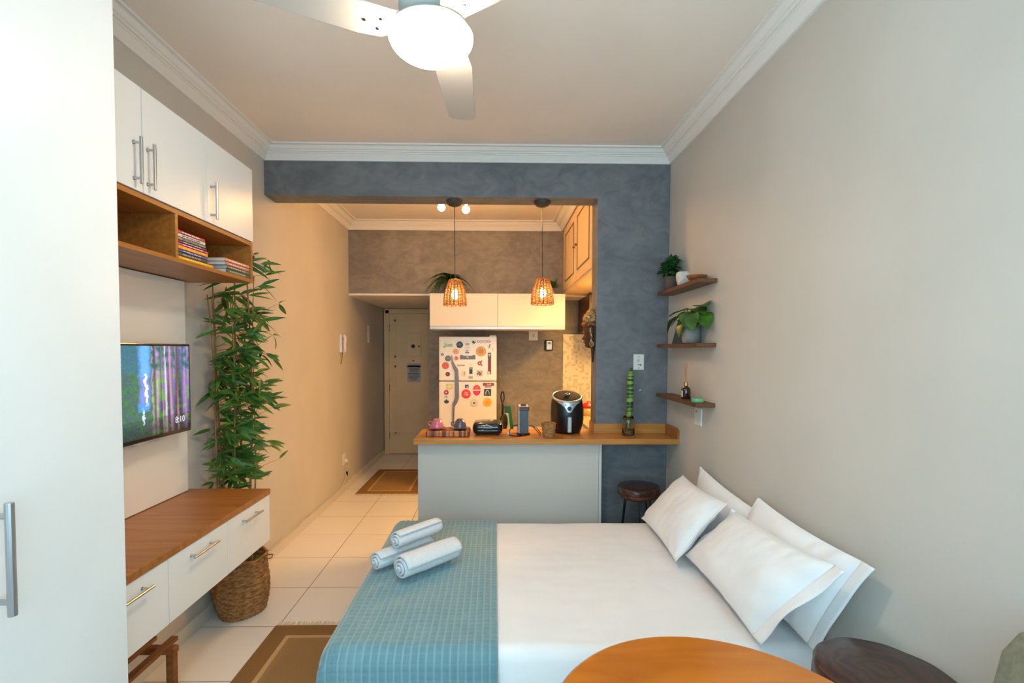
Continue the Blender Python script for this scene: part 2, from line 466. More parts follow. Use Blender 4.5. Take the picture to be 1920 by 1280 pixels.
for k, (y0, y1) in enumerate(((.552, .976), (.979, 1.409))):
    dd = MB().box((-1.073, y0, .065), (-1.05, y1, 2.745)).build('door', M['white_tex'], wd, bevel=.0015)
    hy = 1.04 if k else .91
    bar_handle(dd, (-1.012, hy, .965), (-1.012, hy, 1.205), (.038, 0, 0), .0085, name='door_handle')

# ------------------------------------------------------------------ TV panel, console, wall cabinet
tag(MB().box((XL, 1.43, .79), (XL + .025, 2.60, 1.876)).build('wall_panel', M['white'], bevel=.001), 'white wall panel behind the television', 'panel')
cn = thing('tv_console', (-1.41, 2.03, .51), 'wall mounted console with oak top and three white drawers', 'console')
MB().box((XL, 1.425, .759), (-1.195, 2.637, .787)).build('top', M['oak_across'], cn, bevel=.0015)
cb = MB(); cb.box((XL + .001, 1.43, .512), (-1.222, 2.615, .53)); cb.box((XL + .001, 2.615, .512), (-1.222, 2.633, .758)); cb.box((XL + .001, 1.43, .512), (-1.222, 1.448, .758)); cb.box((XL + .001, 1.43, .53), (XL + .02, 2.615, .758))
for y in (1.80, 2.21): cb.box((XL + .02, y, .53), (-1.222, y + .018, .758))
cb.build('carcass', M['white'], cn)
for (y0, y1, hy0, hy1) in ((1.43, 1.815, 1.535, 1.70), (1.820, 2.222, 1.93, 2.105), (2.227, 2.634, 2.33, 2.50)):
    dr = MB().box((-1.220, y0, .513), (-1.2, y1, .7555)).build('drawer', M['white'], cn, bevel=.001)
    bar_handle(dr, (-1.172, hy0, .712), (-1.172, hy1, .712), (.028, 0, 0), .005, name='drawer_handle')

wc = thing('wall_cabinet', (-1.46, 2.05, 1.88), 'wall cabinet with three white doors over an open oak niche', 'cabinet')
wb_ = MB()
wb_.box((XL, 1.43, 2.455), (-1.31, 2.678, 2.473)); wb_.box((XL, 1.43, 2.096), (-1.31, 2.678, 2.112)); wb_.box((XL, 2.66, 2.112), (-1.31, 2.678, 2.455)); wb_.box((XL, 1.43, 2.112), (-1.31, 1.446, 2.455)); wb_.box((XL, 1.446, 2.112), (XL + .01, 2.66, 2.455))
wb_.build('carcass', M['white'], wc)
nb = MB()
nb.box((XL, 1.43, 1.88), (-1.292, 2.678, 1.898)); nb.box((XL, 1.43, 2.074), (-1.292, 2.678, 2.093)); nb.box((XL, 1.43, 1.898), (XL + .012, 2.678, 2.074))
nb.box((XL + .012, 2.66, 1.898), (-1.292, 2.678, 2.074)); nb.box((XL + .012, 2.04, 1.898), (-1.292, 2.058, 2.074)); nb.box((XL + .012, 1.43, 1.898), (-1.292, 1.448, 2.074))
nb.build('open_niche', M['oak'], wc, bevel=.001)
for (y0, y1, hy) in ((1.43, 1.856, 1.812), (1.860, 2.262, 1.882), (2.266, 2.68, 2.292)):
    dr = MB().box((-1.309, y0, 2.098), (-1.29, y1, 2.475)).build('door', M['white'], wc, bevel=.001)
    bar_handle(dr, (-1.262, hy, 2.116), (-1.262, hy, 2.282), (.028, 0, 0), .006, name='door_handle')

# books
def book(y0, y1, z0, th, col, label, depth=.15, spine=(220, 220, 220), xf=-1.30, page_side=False, title=None):
    b = thing('book', (xf - depth / 2, (y0 + y1) / 2, z0), label, 'book', 'books lying in the oak niche')
    cm = base_mat('book_cover', col, .45)
    c = MB(); c.box((xf - depth, y0, z0), (xf, y1, z0 + .0012)); c.box((xf - depth, y0, z0 + th - .0018), (xf, y1, z0 + th - .0006))
    c.box((xf - .002, y0, z0), (xf, y1, z0 + th - .0006))
    c.build('cover', cm, b)
    MB().box((xf - depth + .003, y0 + .003, z0 + .0012), (xf - .002, y1 - .003, z0 + th - .0018)).build('pages', M['paper'], b)
    t = MB(); yy = y0 + .03
    rr = random.Random(int(z0 * 1e4))
    while yy < y1 - .05:
        l_ = rr.uniform(.008, .03); t.box((xf, yy, z0 + th * .32), (xf + .0006, yy + l_, z0 + th * .62)); yy += l_ + .006
    t.build('spine_marks', base_mat('book_ink', spine, .5), b)
    return b
z = 1.898
for (y0, y1, th, col, sp, lb) in (
    (2.066, 2.318, .0150, (232, 168, 32), (250, 220, 90), 'yellow book at the bottom of the left pile, longest of its pile'),
    (2.070, 2.275, .0160, (62, 60, 66), (170, 150, 170), 'dark grey book lying on the yellow one'),
    (2.072, 2.272, .0120, (44, 92, 142), (190, 180, 220), 'blue book under the orange one in the left pile'),
    (2.066, 2.278, .0160, (240, 150, 44), (255, 190, 80), 'orange book in the middle of the left pile'),
    (2.070, 2.282, .0100, (206, 78, 118), (250, 210, 220), 'pink spined book lying on the orange one'),
    (2.072, 2.270, .0110, (84, 50, 92), (200, 190, 190), 'dark purple book above the pink spined one'),
    (2.066, 2.262, .0120, (150, 142, 132), (90, 90, 90), 'grey beige book below the pale cream one'),
    (2.066, 2.260, .0150, (214, 206, 192), (120, 100, 100), 'pale cream book second from the top of the left pile'),
    (2.066, 2.258, .0130, (196, 62, 92), (250, 230, 230), 'crimson book on top of the left pile')):
    book(y0, y1, z, th, col, lb, spine=sp); z += th
z = 1.898
for (y0, y1, th, col, sp, lb, dp) in (
    (2.432, 2.655, .0230, (66, 82, 66), (150, 170, 130), 'dark green book at the bottom of the right pile', .16),
    (2.440, 2.655, .0150, (108, 112, 100), (190, 190, 170), 'grey green book second from bottom of the right pile', .16),
    (2.428, 2.655, .0170, (206, 128, 106), (240, 200, 190), 'salmon book under the top one of the right pile', .19),
    (2.425, 2.657, .0170, (226, 148, 110), (240, 225, 215), 'pale orange book on top of the right pile', .20)):
    book(y0, y1, z, th, col, lb, spine=sp, depth=dp); z += th

# television
tv = thing('television', (-1.53, 2.10, 1.13), 'flat screen television showing a forest waterfall picture', 'television')
MB().box((-1.545, 1.745, 1.128), (-1.502, 2.465, 1.552)).build('housing', M['blackgloss'], tv, bevel=.004)
MB().box((-1.605, 2.0, 1.25), (-1.545, 2.2, 1.43)).build('wall_bracket', M['black'], tv, bevel=.003)
sy0, sy1, sz0, sz1 = 1.757, 2.453, 1.146, 1.541
NX, NZ = 210, 120
def screen_col(u, v):
    # u 0..1 left to right, v 0..1 bottom to top
    h = mnoise.noise(Vector((u * 9, v * 5, 1)))
    if u < .64: u = u + .016 * mnoise.noise(Vector((u * 20, v * 14, 5))) + .010 * mnoise.noise(Vector((u * 60, v * 40, 6)))
    trunk = mnoise.noise(Vector((u * 46, v * 1.2, 3.3)))
    fine = mnoise.noise(Vector((u * 90, v * 60, 7)))
    foliage = mnoise.noise(Vector((u * 22, v * 16, 9)))
    sky = max(0, 1 - abs(u - .56) / .075) * (1 if v > .62 else 0)
    sky2 = max(0, 1 - abs(u - .93) / .06) * max(0, v - .55) * 1.6
    c = Vector((.30, .26, .46)) * (.55 + .5 * v) if u > .62 else Vector((.10, .22, .20))
    if u > .62:
        g = max(0, foliage + (.25 if u < .76 else -.05))
        c = c.lerp(Vector((.16, .42, .12)), min(1, g * 1.7))
        c += Vector((.30, .16, .22)) * max(0, trunk) * 1.3
        c -= Vector((.2, .18, .24)) * max(0, -trunk) * 1.2
        if v > .72: c = c.lerp(Vector((.05, .2, .22)), .45 + foliage)
        for tu, tw, tc in ((.655, .006, (.30, .26, .16)), (.80, .007, (.36, .22, .22)), (.868, .009, (.42, .24, .24)), (.72, .004, (.5, .45, .5)), (.755, .004, (.46, .4, .5))):
            if abs(u - tu + .02 * (v - .5)) < tw: c = Vector(tc) * (1 + trunk)
    else:
        c = c.lerp(Vector((.08, .30, .10)), min(1, max(0, foliage + .1) * 1.6))
        if v > .7: c = c.lerp(Vector((.06, .26, .42)), .5)
        if .50 < u < .615 and v > .30:
            e = 1 - abs(u - .56) / .065
            c = c.lerp(Vector((.22, .50, .95)) if v > .66 else Vector((.26, .36, .70)), max(0, min(1, e * 1.6)))
        if abs(u - .575 + .04 * (v - .4)) < .012 and .34 < v < .70: c = Vector((.75, .85, 1.0))
        if abs(u - .545) < .008 and .14 < v < .33: c = Vector((.6, .85, 1.0))
        if abs(u - .545) < .05 and .28 < v < .38: c = c.lerp(Vector((.10, .42, .80)), .6)
    if v < .2: c = c * (.35 + 2.2 * v)
    c += Vector((1, 1, 1)) * fine * .05
    c = c * 1.3 + Vector((.03, .03, .05))
    return tuple(max(0.004, min(1, x)) ** 1.5 for x in c)
vs = []; cs = []; fs = []
for j in range(NZ + 1):
    for i in range(NX + 1):
        u = i / NX; v = j / NZ
        vs.append((-1.5012, sy0 + (sy1 - sy0) * u, sz0 + (sz1 - sz0) * v)); cs.append(screen_col(u, v))
for j in range(NZ):
    for i in range(NX):
        a = j * (NX + 1) + i; fs.append((a, a + 1, a + NX + 2, a + NX + 1))
MB().add(vs, fs).build('screen', attr_mat('screen_picture', .15, emission=SCREEN_E), tv, colors=cs, recalc=False)
text('clock_digits', '8:10', .042, (-1.5005, 2.378, 1.193), emit_mat('screen_white', (.85, .9, 1), 1.1), tv, right=(0, 1, 0), up=(0, 0, 1), ext=.0002)
MB().box((-1.506, 2.07, 1.118), (-1.502, 2.15, 1.129)).build('sensor_tab', M['silver'], tv, bevel=.001)

# ------------------------------------------------------------------ bamboo in a seagrass basket
BX, BY = -1.475, 2.87
bk = thing('seagrass_basket', (BX, BY, 0), 'tall seagrass basket on the floor under the console end', 'basket')
def weave(r, z, a, i, amp=.0035, n=34):
    row = i // 3
    return r + amp * math.sin(n * a + PI * (row % 2)) + .005 * math.sin(3 * a + z * 14)
prof = []
for i in range(60):
    t = i / 59
    r = .118 + .028 * math.sin(min(1, t * 1.25) * PI * .72) - .014 * max(0, t - .62) + .0025 * math.sin(t * 62)
    prof.append((r, .004 + .325 * t))
bmn = MB().lathe(prof, (BX, BY, 0), 136, weave, True, False)
bmn.build('body', M['bag'], bk, smooth=True, solid=.006)
bmr = MB(); bmr.tube([(BX + .137 * math.cos(2 * PI * k / 40), BY + .137 * math.sin(2 * PI * k / 40), .33 + .006 * math.sin(k)) for k in range(41)], .007, 8, False)
bmr.build('rim', M['bag'], bk, smooth=True)
MB().tube([(BX + .14, BY - .02, .325), (BX + .17, BY - .03, .322), (BX + .176, BY, .315), (BX + .17, BY + .03, .322), (BX + .14, BY + .02, .325)], .004, 8).build('handle', M['bag'], bk, smooth=True)
bp = thing('bamboo_plant', (BX, BY, .05), 'tall leafy bamboo plant rising beside the television in the corner', 'plant')
MB().lathe([(.085, .008), (.10, .2), (.102, .215), (.09, .215), (.088, .2)], (BX, BY, 0), 28).build('inner_pot', M['black'], bp, smooth=True)
rb = random.Random(21)
stems = []
sm_, lm_ = MB(), MB()
for (dx, dy, tx, ty, hh, r) in ((-.05, -.03, -.09, -.10, 1.93, .007), (.02, -.02, .0, -.04, 2.02, .008), (.05, .03, .06, .0, 2.02, .008), (-.02, .05, -.10, .16, 1.86, .006), (.03, -.05, .02, -.14, 1.86, .006), (-.06, .0, -.06, -.13, 1.3, .005), (-.06, .02, -.09, .08, 1.5, .005), (.06, -.01, .10, .02, 1.95, .005), (-.04, -.06, -.08, -.18, 1.82, .006), (-.05, -.05, -.09, -.12, 1.82, .005)):
    pts = []
    for k in range(17):
        t = k / 16
        pts.append(Vector((BX + dx + (tx - dx) * t + .012 * math.sin(6 * t + dx * 90), BY + dy + (ty - dy) * t + .012 * math.cos(5 * t + dy * 70), .15 + (hh - .15) * t)))
    sm_.tube(pts, r, 7, True, r * .5); stems.append(pts)
    for p in pts[2:-1:2]: sm_.cyl(p - Vector((0, 0, .003)), p + Vector((0, 0, .003)), r * 1.15, 8)
def okl(p): return p.x > XL + .006 and p.x < -1.275 and p.y > 2.645 and p.z < 2.2 and not (p.z > 1.872 and p.y < 2.684) and not (p.z < .80 and p.y < 2.655) and not (p.z < .86 and p.x > -1.33)
for pts in stems:
    for k in range(50):
        t = rb.random() ** .85
        if t < .12: continue
        f = t * 16; i = min(15, int(f)); p = pts[i].lerp(pts[i + 1], f - i)
        if p.z < .72: continue
        az = rb.uniform(-PI * .75, PI * .75)
        d = Vector((math.cos(az), math.sin(az) * .8, rb.uniform(-.1, .7))).normalized()
        bl = rb.uniform(.04, .19) * (1.1 if p.x > BX else .8)
        q = p + d * bl
        if not okl(q) or q.x < XL + .03: continue
        made = 0
        for m_ in range(rb.choice((3, 4, 5))):
            if made >= 3: break
            da = az + rb.uniform(-1.1, 1.1)
            dl = Vector((math.cos(da), math.sin(da) - .15, rb.uniform(-.7, .45))).normalized()
            ll = rb.uniform(.10, .165)
            one = MB().leaf(q, dl, (rb.uniform(-.2, .8), rb.uniform(-1.3, -.2), rb.uniform(.2, 1)), ll, rb.uniform(.018, .028), rb.uniform(.0, .3), .3, 5, shape=lambda t: (math.sin(PI * min(1, t ** .7)) ** .9 if t < 1 else 0))
            if all(okl(Vector(v)) for v in one.v):
                lm_.add(one.v, one.f); made += 1
        if made: sm_.tube([p, p.lerp(q, .5) + Vector((0, 0, .01)), q], .0018, 5, True, .001)
# leaves low in the basket
for k in range(30):
    a = rb.uniform(0, 2 * PI); lm_.leaf((BX + .04 * math.cos(a), BY + .04 * math.sin(a), .24), (math.cos(a) * .6, math.sin(a) * .6, .9), (0, 0, 1), rb.uniform(.06, .11), .02, .3)
sm_.build('stems', M['stem'], bp, smooth=True)
lm_.build('foliage', M['leaf'], bp, recalc=False)

# ------------------------------------------------------------------ slatted bench under the console
bn = thing('slatted_bench', (-1.43, 1.65, 0), 'low slatted brown wooden rack under the console', 'rack')
bw = wood_mat('bench_wood', (118, 66, 30), (158, 98, 50), 'Y', .4)
sl = MB()
for x in (-1.56, -1.475, -1.385, -1.30):
    sl.box((x - .014, 1.415, .345), (x + .014, 2.0 if x > -1.52 else 1.98, .362))
sl.build('slats', bw, bn, bevel=.002)
for y in (1.435, 1.955):
    MB().box((-1.60, y - .016, .318), (-1.265, y + .016, .344)).build('crossbar', bw, bn, bevel=.003)
    for x in (-1.585, -1.285):
        MB().box((x - .015, y - .014, 0), (x + .015, y + .014, .318)).build('leg', bw, bn, bevel=.002)
for x in (-1.585, -1.285):
    MB().box((x - .010, 1.449, .10), (x + .010, 1.941, .125)).build('stretcher', bw, bn, bevel=.002)

# ------------------------------------------------------------------ rugs
def rug(x0, x1, y0, y1, label, fringe_far=True, fringe_near=True, seed=3):
    r = thing('rug', ((x0 + x1) / 2, (y0 + y1) / 2, 0.001), label, 'rug', 'brown rugs with a pale border line')
    m = base_mat('rug_weave', (120, 88, 48), .95)
    b = m.node_tree.nodes['Principled BSDF']
    tc = N(m, 'ShaderNodeTexCoord'); sp = N(m, 'ShaderNodeSeparateXYZ'); L(m, tc.outputs['Object'], sp.inputs[0])
    hx = (x1 - x0) / 2; hy = (y1 - y0) / 2
    def edge(ax, h):
        a = N(m, 'ShaderNodeMath'); a.operation = 'ABSOLUTE'; L(m, sp.outputs[ax], a.inputs[0])
        s = N(m, 'ShaderNodeMath'); s.operation = 'SUBTRACT'; s.inputs[0].default_value = h; L(m, a.outputs[0], s.inputs[1]); return s
    e1, e2 = edge(0, hx), edge(1, hy)
    mn = N(m, 'ShaderNodeMath'); mn.operation = 'MINIMUM'; L(m, e1.outputs[0], mn.inputs[0]); L(m, e2.outputs[0], mn.inputs[1])
    cr = N(m, 'ShaderNodeValToRGB'); cr.color_ramp.interpolation = 'CONSTANT'
    el = cr.color_ramp.elements; el[0].position = 0; el[0].color = (*lin((138, 100, 52)), 1); el[1].position = .095; el[1].color = (*lin((196, 160, 112)), 1)
    e = el.new(.12); e.color = (*lin((158, 120, 74)), 1)
    L(m, mn.outputs[0], cr.inputs['Fac'])
    n = N(m, 'ShaderNodeTexNoise'); n.inputs['Scale'].default_value = 120; mp = coords(m, (1, 4, 1)); L(m, mp, n.inputs['Vector'])
    mix = N(m, 'ShaderNodeMix'); mix.data_type = 'RGBA'; mix.blend_type = 'MULTIPLY'; mix.inputs[0].default_value = .55
    L(m, cr.outputs['Color'], mix.inputs[6])
    r2 = N(m, 'ShaderNodeValToRGB'); r2.color_ramp.elements[0].color = (.35, .35, .35, 1); r2.color_ramp.elements[1].position = .6; L(m, n.outputs['Fac'], r2.inputs['Fac']); L(m, r2.outputs['Color'], mix.inputs[7])
    L(m, mix.outputs[2], b.inputs['Base Color'])
    bq = N(m, 'ShaderNodeBump'); bq.inputs['Strength'].default_value = .6; bq.inputs['Distance'].default_value = .004; L(m, n.outputs['Fac'], bq.inputs['Height']); L(m, bq.outputs['Normal'], b.inputs['Normal'])
    MB().box((x0, y0, .001), (x1, y1, .009)).build('weave', m, r, bevel=.002)
    rr = random.Random(seed)
    fm = base_mat('rug_fringe', (222, 204, 172), .95)
    for yy, s, on in ((y1, 1, fringe_far), (y0, -1, fringe_near)):
        if not on: continue
        f = MB(); x = x0 + .004
        while x < x1:
            dx = rr.uniform(-.012, .012)
            f.tube([(x, yy - s * .003, .006), (x + dx * .5, yy + s * .022, .0045), (x + dx, yy + s * rr.uniform(.036, .05), .0035)], .0028, 5, True, .0018)
            x += .0068
        f.build('fringe', fm, r)
    return r
rug(-1.205, -.50, 1.43, 2.70, 'brown rug with fringe beside the bed, on the near tiles', seed=5)
rug(-1.475, -.815, 5.21, 6.28, 'small brown rug with pale border line near the entrance door', seed=9)

# ------------------------------------------------------------------ wall fittings on the left wall
ic = thing('intercom_handset', (XL, 5.25, 1.49), 'white intercom handset on the left wall with a short cord', 'intercom')
MB().box((XL, 5.215, 1.50), (XL + .022, 5.285, 1.685)).build('base', M['switch'], ic, bevel=.006)
MB().tube([(XL + .03, 5.25, 1.68), (XL + .05, 5.25, 1.66), (XL + .045, 5.25, 1.6), (XL + .045, 5.25, 1.56), (XL + .05, 5.25, 1.52), (XL + .03, 5.25, 1.50)], .017, 12).build('handset', base_mat('lilac_white', (214, 206, 220), .35), ic, smooth=True)
MB().tube([(XL + .02, 5.25, 1.5), (XL + .018, 5.252, 1.45), (XL + .010, 5.25, 1.41), (XL + .003, 5.25, 1.38)], .004, 6).build('cord', M['brass'], ic, smooth=True)
def plate(name, c, u, v, n_, hu, hv, label, cat, holes=()):
    """wall plate: centre c, half sizes hu/hv along u/v, normal n_"""
    c = Vector(c); u = Vector(u); v = Vector(v); n_ = Vector(n_)
    t = thing(name, c - n_ * .0, label, cat)
    MB().obox(c + n_ * .004, u * hu, v * hv, n_ * .004).build('cover_plate', M['switch'], t, bevel=.003)
    if holes:
        for (a, b, hw, hh, dk) in holes:
            MB().obox(c + n_ * .009 + u * a + v * b, u * hw, v * hh, n_ * .0015).build('insert' if not dk else 'socket_hole', base_mat('insert', (206, 204, 198), .4) if not dk else M['black'], t)
    return t
plate('wall_plate', (XL, 6.40, 1.73), (0, 1, 0), (0, 0, 1), (1, 0, 0), .035, .11, 'tall narrow cream cover plate on the left wall near the door', 'wall plate')
ol = plate('wall_socket', (XL, 5.34, .35), (0, 1, 0), (0, 0, 1), (1, 0, 0), .05, .06, 'white socket low on the left wall with a plugged cable', 'socket')
cab = MB()
cab.tube([(XL + .03, 5.36, .33), (XL + .05, 5.36, .30), (XL + .03, 5.34, .2), (XL + .022, 5.3, .12), (XL + .019, 5.2, .085)] + [(XL + .018, 5.2 - .12 * k, .079 + .003 * math.sin(k * 1.7)) for k in range(1, 17)], .0035, 6)
cb_ = thing('cable', (XL + .02, 4.0, .07), 'thin pale cable running along the left skirting from the low socket', 'cable')
cab.build('wire', M['wire'], cb_, smooth=True)
MB().box((XL + .008, 5.345, .315), (XL + .035, 5.375, .345)).build('plug', M['switch'], cb_, bevel=.003)
MB().box((XL + .024, 5.33, .17), (XL + .042, 5.35, .215)).build('adapter', M['black'], cb_, bevel=.003)

# ------------------------------------------------------------------ bar counter
br = thing('bar_counter', (.1, 3.53, 0), 'wood topped breakfast bar with a plain pale grey front', 'bar')
MB().box((-.53, 3.40, 0), (.722, 3.735, .892)).build('front_panel', base_mat('bar_panel', (204, 197, 188), .4), br, bevel=.001)
MB().box((.724, 3.402, 0), (.742, 3.558, .892)).build('side_strip', base_mat('bar_strip', (214, 208, 200), .4), br)
tp = MB().prism([(-.545, 3.31), (XR - .001, 3.31), (XR - .001, YB - .001), (PX0 - .001, YB - .001), (PX0 - .001, YB2 - .005), (-.545, YB2 - .005)], lambda x, y: (x, y, .893), lambda x, y: (x, y, .930))
tp.build('worktop', M['oakx'], br, bevel=.002)
MB().box((PX0 - .014, YB - .014, .930), (XR - .016, YB - .001, 1.0)).build('backsplash', M['oakx'], br, bevel=.001)
MB().prism([(3.31, .9305), (3.31, .985), (3.345, 1.0), (YB - .001, 1.0), (YB - .001, .9305)], lambda y, z: (XR - .015, y, z), lambda y, z: (XR - .001, y, z)).build('backsplash', M['oak'], br)
MB().prism([(YB - .002, .9305), (YB - .002, 1.0), (YB2 - .02, 1.0), (YB2 - .01, .9305)], lambda y, z: (PX0 - .014, y, z), lambda y, z: (PX0 - .001, y, z)).build('backsplash', M['oak'], br)

# chopping board and cups
cbm = base_mat('butcher_block', (150, 84, 36), .45)
b_ = cbm.node_tree.nodes['Principled BSDF']; v_ = coords(cbm, (55, 2, 1)); vo = N(cbm, 'ShaderNodeTexNoise'); vo.inputs['Scale'].default_value = 1; vo.inputs['Detail'].default_value = 0
L(cbm, v_, vo.inputs['Vector']); rr_ = N(cbm, 'ShaderNodeValToRGB'); rr_.color_ramp.elements[0].color = (*lin((98, 46, 18)), 1); rr_.color_ramp.elements[1].color = (*lin((196, 120, 56)), 1); rr_.color_ramp.elements[0].position = .4; rr_.color_ramp.elements[1].position = .6
L(cbm, vo.outputs['Fac'], rr_.inputs['Fac']); L(cbm, rr_.outputs['Color'], b_.inputs['Base Color'])
tag(MB().box((-.472, 3.385, .931), (-.178, 3.60, .970)).build('chopping_board', cbm, bevel=.006), 'thick striped wooden chopping board on the left end of the bar', 'chopping board')
def cup(x, y, z, col, pre, ang):
    m = base_mat('cup_glaze', col, .15, coat=.5)
    dk = base_mat('saucer_glaze', tuple(int(c * .9) for c in col), .15, coat=.5)
    s_ = tag(MB().lathe([(.03, 0), (.032, .004), (.045, .006), (.062, .013), (.064, .015), (.061, .0155), (.044, .009), (.0, .008)], (x, y, z), 36, cap1=False).build('saucer', dk, smooth=True, origin=(x, y, z)),
             pre + ' saucer under the upturned cup on the board', 'saucer', 'coffee cups on the board')
    zc = z + .0155
    c = thing('coffee_cup', (x, y, zc), pre + ' coffee cup turned upside down on its saucer', 'cup', 'coffee cups on the board')
    MB().lathe([(.044, 0), (.044, .006), (.0425, .018), (.038, .034), (.031, .046), (.024, .052), (.024, .058), (.021, .058), (.020, .053), (.0, .052)], (x, y, zc), 36, cap0=False, cap1=False).build('body', m, c, smooth=True)
    ca, sa = math.cos(ang), math.sin(ang)
    MB().tube([(x + ca * (.040 + .022 * math.sin(t)), y + sa * (.040 + .022 * math.sin(t)), zc + .024 + .015 * math.cos(t)) for t in [PI * k / 8 for k in range(9)]], .004, 8).build('handle', m, c, smooth=True)
cup(-.405, 3.47, .9705, (214, 110, 126), 'Pink', PI * .95)
cup(-.245, 3.47, .9705, (96, 80, 90), 'Dark mauve grey', PI * 1.0)

# sandwich maker
sm = thing('sandwich_maker', (-.05, 3.53, .93), 'closed black glossy sandwich maker on the bar', 'sandwich maker')
def rrect(hx, hy, r, n=6):
    out = []
    for cx, cy, a0 in ((hx - r, hy - r, 0), (-hx + r, hy - r, PI / 2), (-hx + r, -hy + r, PI), (hx - r, -hy + r, 1.5 * PI)):
        for k in range(n + 1):
            a = a0 + PI / 2 * k / n; out.append((cx + r * math.cos(a), cy + r * math.sin(a)))
    return out
def shell(c, levels, rad=.3):
    rings = []
    for (hx, hy, z) in levels:
        rings.append([(c[0] + px, c[1] + py, c[2] + z) for px, py in rrect(hx, hy, min(hx, hy) * rad)])
    return MB().ring_surface(rings, True, True, True)
sx, sy_ = -.05, 3.54
shell((sx, sy_, .938), [(.085, .085, 0), (.098, .098, .006), (.104, .102, .022), (.106, .104, .038)], .4).build('lower_shell', M['blackgloss'], sm, smooth=True)
shell((sx, sy_, .938), [(.107, .105, .040), (.107, .105, .048), (.104, .102, .064), (.094, .092, .078), (.06, .06, .086), (.01, .01, .088)], .4).build('upper_shell', M['blackgloss'], sm, smooth=True)
for dx in (-.07, .07): MB().cyl((sx + dx, sy_ - .06, .930), (sx + dx, sy_ - .06, .940), .012).build('foot', M['black'], sm)
MB().obox((sx + .012, sy_ - .103, 1.000), (.024, 0, -.010), (0, .003, .0008), (.0006, .0, .0018)).build('logo_streak', M['silver'], sm)
MB().obox((sx - .012, sy_ - .1035, 1.004), (.010, 0, .002), (0, .003, .0008), (-.0004, 0, .0014)).build('logo_streak', M['silver'], sm)
MB().box((sx - .03, sy_ - .118, .975), (sx + .03, sy_ - .10, .985)).build('latch', M['black'], sm, bevel=.002)

# slim appliance
ap = thing('slim_appliance', (.2, 3.5, .93), 'slim upright white and dark grey coffee machine with its cord', 'coffee machine')
MB().box((.166, 3.452, .945), (.238, 3.60, 1.135)).build('body', M['white'], ap, bevel=.006)
MB().box((.172, 3.442, .95), (.236, 3.453, 1.105)).build('front_panel', base_mat('appliance_grey', (66, 72, 80), .3), ap, bevel=.003)
MB().box((.170, 3.440, 1.105), (.240, 3.453, 1.134)).build('brown_band', base_mat('appliance_brown', (70, 30, 20), .25), ap, bevel=.003)
MB().box((.163, 3.46, .932), (.168, 3.595, 1.135)).build('side_panel', base_mat('side_brown', (96, 54, 40), .4), ap, bevel=.001)
MB().box((.185, 3.47, 1.1355), (.222, 3.56, 1.142)).build('top_slot', M['black'], ap, bevel=.002)
MB().lathe([(.048, 0), (.05, .004), (.046, .014), (.0, .015)], (.202, 3.50, .9305), 28).build('base', M['black'], ap, smooth=True)
cd = MB()
cd.tube([(.165, 3.56, .99), (.13, 3.54, .985), (.105, 3.50, .96), (.10, 3.45, .9345), (.13, 3.41, .9345), (.17, 3.41, .9345), (.2, 3.44, .9345)], .0035, 7)
cd.tube([(.238, 3.56, .99), (.27, 3.52, .985), (.30, 3.49, .955), (.32, 3.47, .9345), (.318, 3.45, .9345)], .0035, 7)
cd.tube([(.27, 3.52, .985), (.30, 3.53, .97), (.33, 3.52, .9345)], .003, 7)
cd.build('cord', M['black'], ap, smooth=True)
MB().obox((.093, 3.46, .944), (.006, .003, .0), (-.002, .008, 0), (-.006, 0, .012)).build('plug', M['switch'], ap, bevel=.003)

# small woven basket on the bar
wbk = thing('woven_cup_basket', (.372, 3.40, .93), 'small round woven basket in front of the black fryer', 'basket')
pf = [(.036 + .014 * (i / 29) + .001 * math.sin(i * 2.1), .002 + .092 * i / 29) for i in range(30)]
MB().lathe(pf, (.372, 3.40, .93), 88, lambda r, z, a, i: r + .0016 * math.sin(22 * a + PI * ((i // 3) % 2)) , True, False).build('body', M['bag'], wbk, smooth=True, solid=.003)
MB().tube([(.372 + .0505 * math.cos(2 * PI * k / 30), 3.40 + .0505 * math.sin(2 * PI * k / 30), 1.024 + .002 * math.sin(k * 2)) for k in range(31)], .0035, 7, False).build('rim', M['bag'], wbk, smooth=True)

# air fryer
fx, fy = .527, 3.60
af = thing('air_fryer', (fx, fy, .93), 'black round air fryer with silver collar and handle', 'air fryer')
afb = MB().lathe([(.085, .0), (.098, .004), (.104, .02), (.117, .07), (.121, .13), (.120, .17), (.117, .205), (.112, .235), (.106, .255)], (fx, fy, .932), 48, cap1=False)
for q in range(len(afb.v)):
    x_, y_, z_ = afb.v[q]; afb.v[q] = (x_, y_, z_ + (y_ - fy) * .30 * max(0, (z_ - .932 - .13) / .125))
afb.build('body', M['black'], af, smooth=True)
def tilt(m):
    for q in range(len(m.v)):
        x_, y_, z_ = m.v[q]; m.v[q] = (x_, y_, z_ + (y_ - fy) * .30)
    return m
tilt(MB().lathe([(.106, .0), (.112, .003), (.111, .011), (.104, .016), (.099, .014), (.099, .010), (.105, .004)], (fx, fy, 1.184), 48, cap0=False, cap1=False)).build('silver_ring', M['silver'], af, smooth=True)
tilt(MB().lathe([(.102, .010), (.097, .015), (.08, .020), (.04, .024), (.0, .025)], (fx, fy, 1.184), 48, cap0=False, cap1=False)).build('lid', base_mat('fryer_lid', (34, 30, 27), .75, spec=.15), af, smooth=True)
kn = tilt(MB().cyl((fx, fy - .03, 1.202), (fx, fy - .03, 1.224), .015, 24)).build('lid_button', M['black'], af)
tilt(MB().lathe([(.014, 0), (.019, .001), (.019, .004), (.012, .005)], (fx, fy - .03, 1.222), 24, cap0=False, cap1=False)).build('button_ring', M['chrome'], kn, smooth=True)
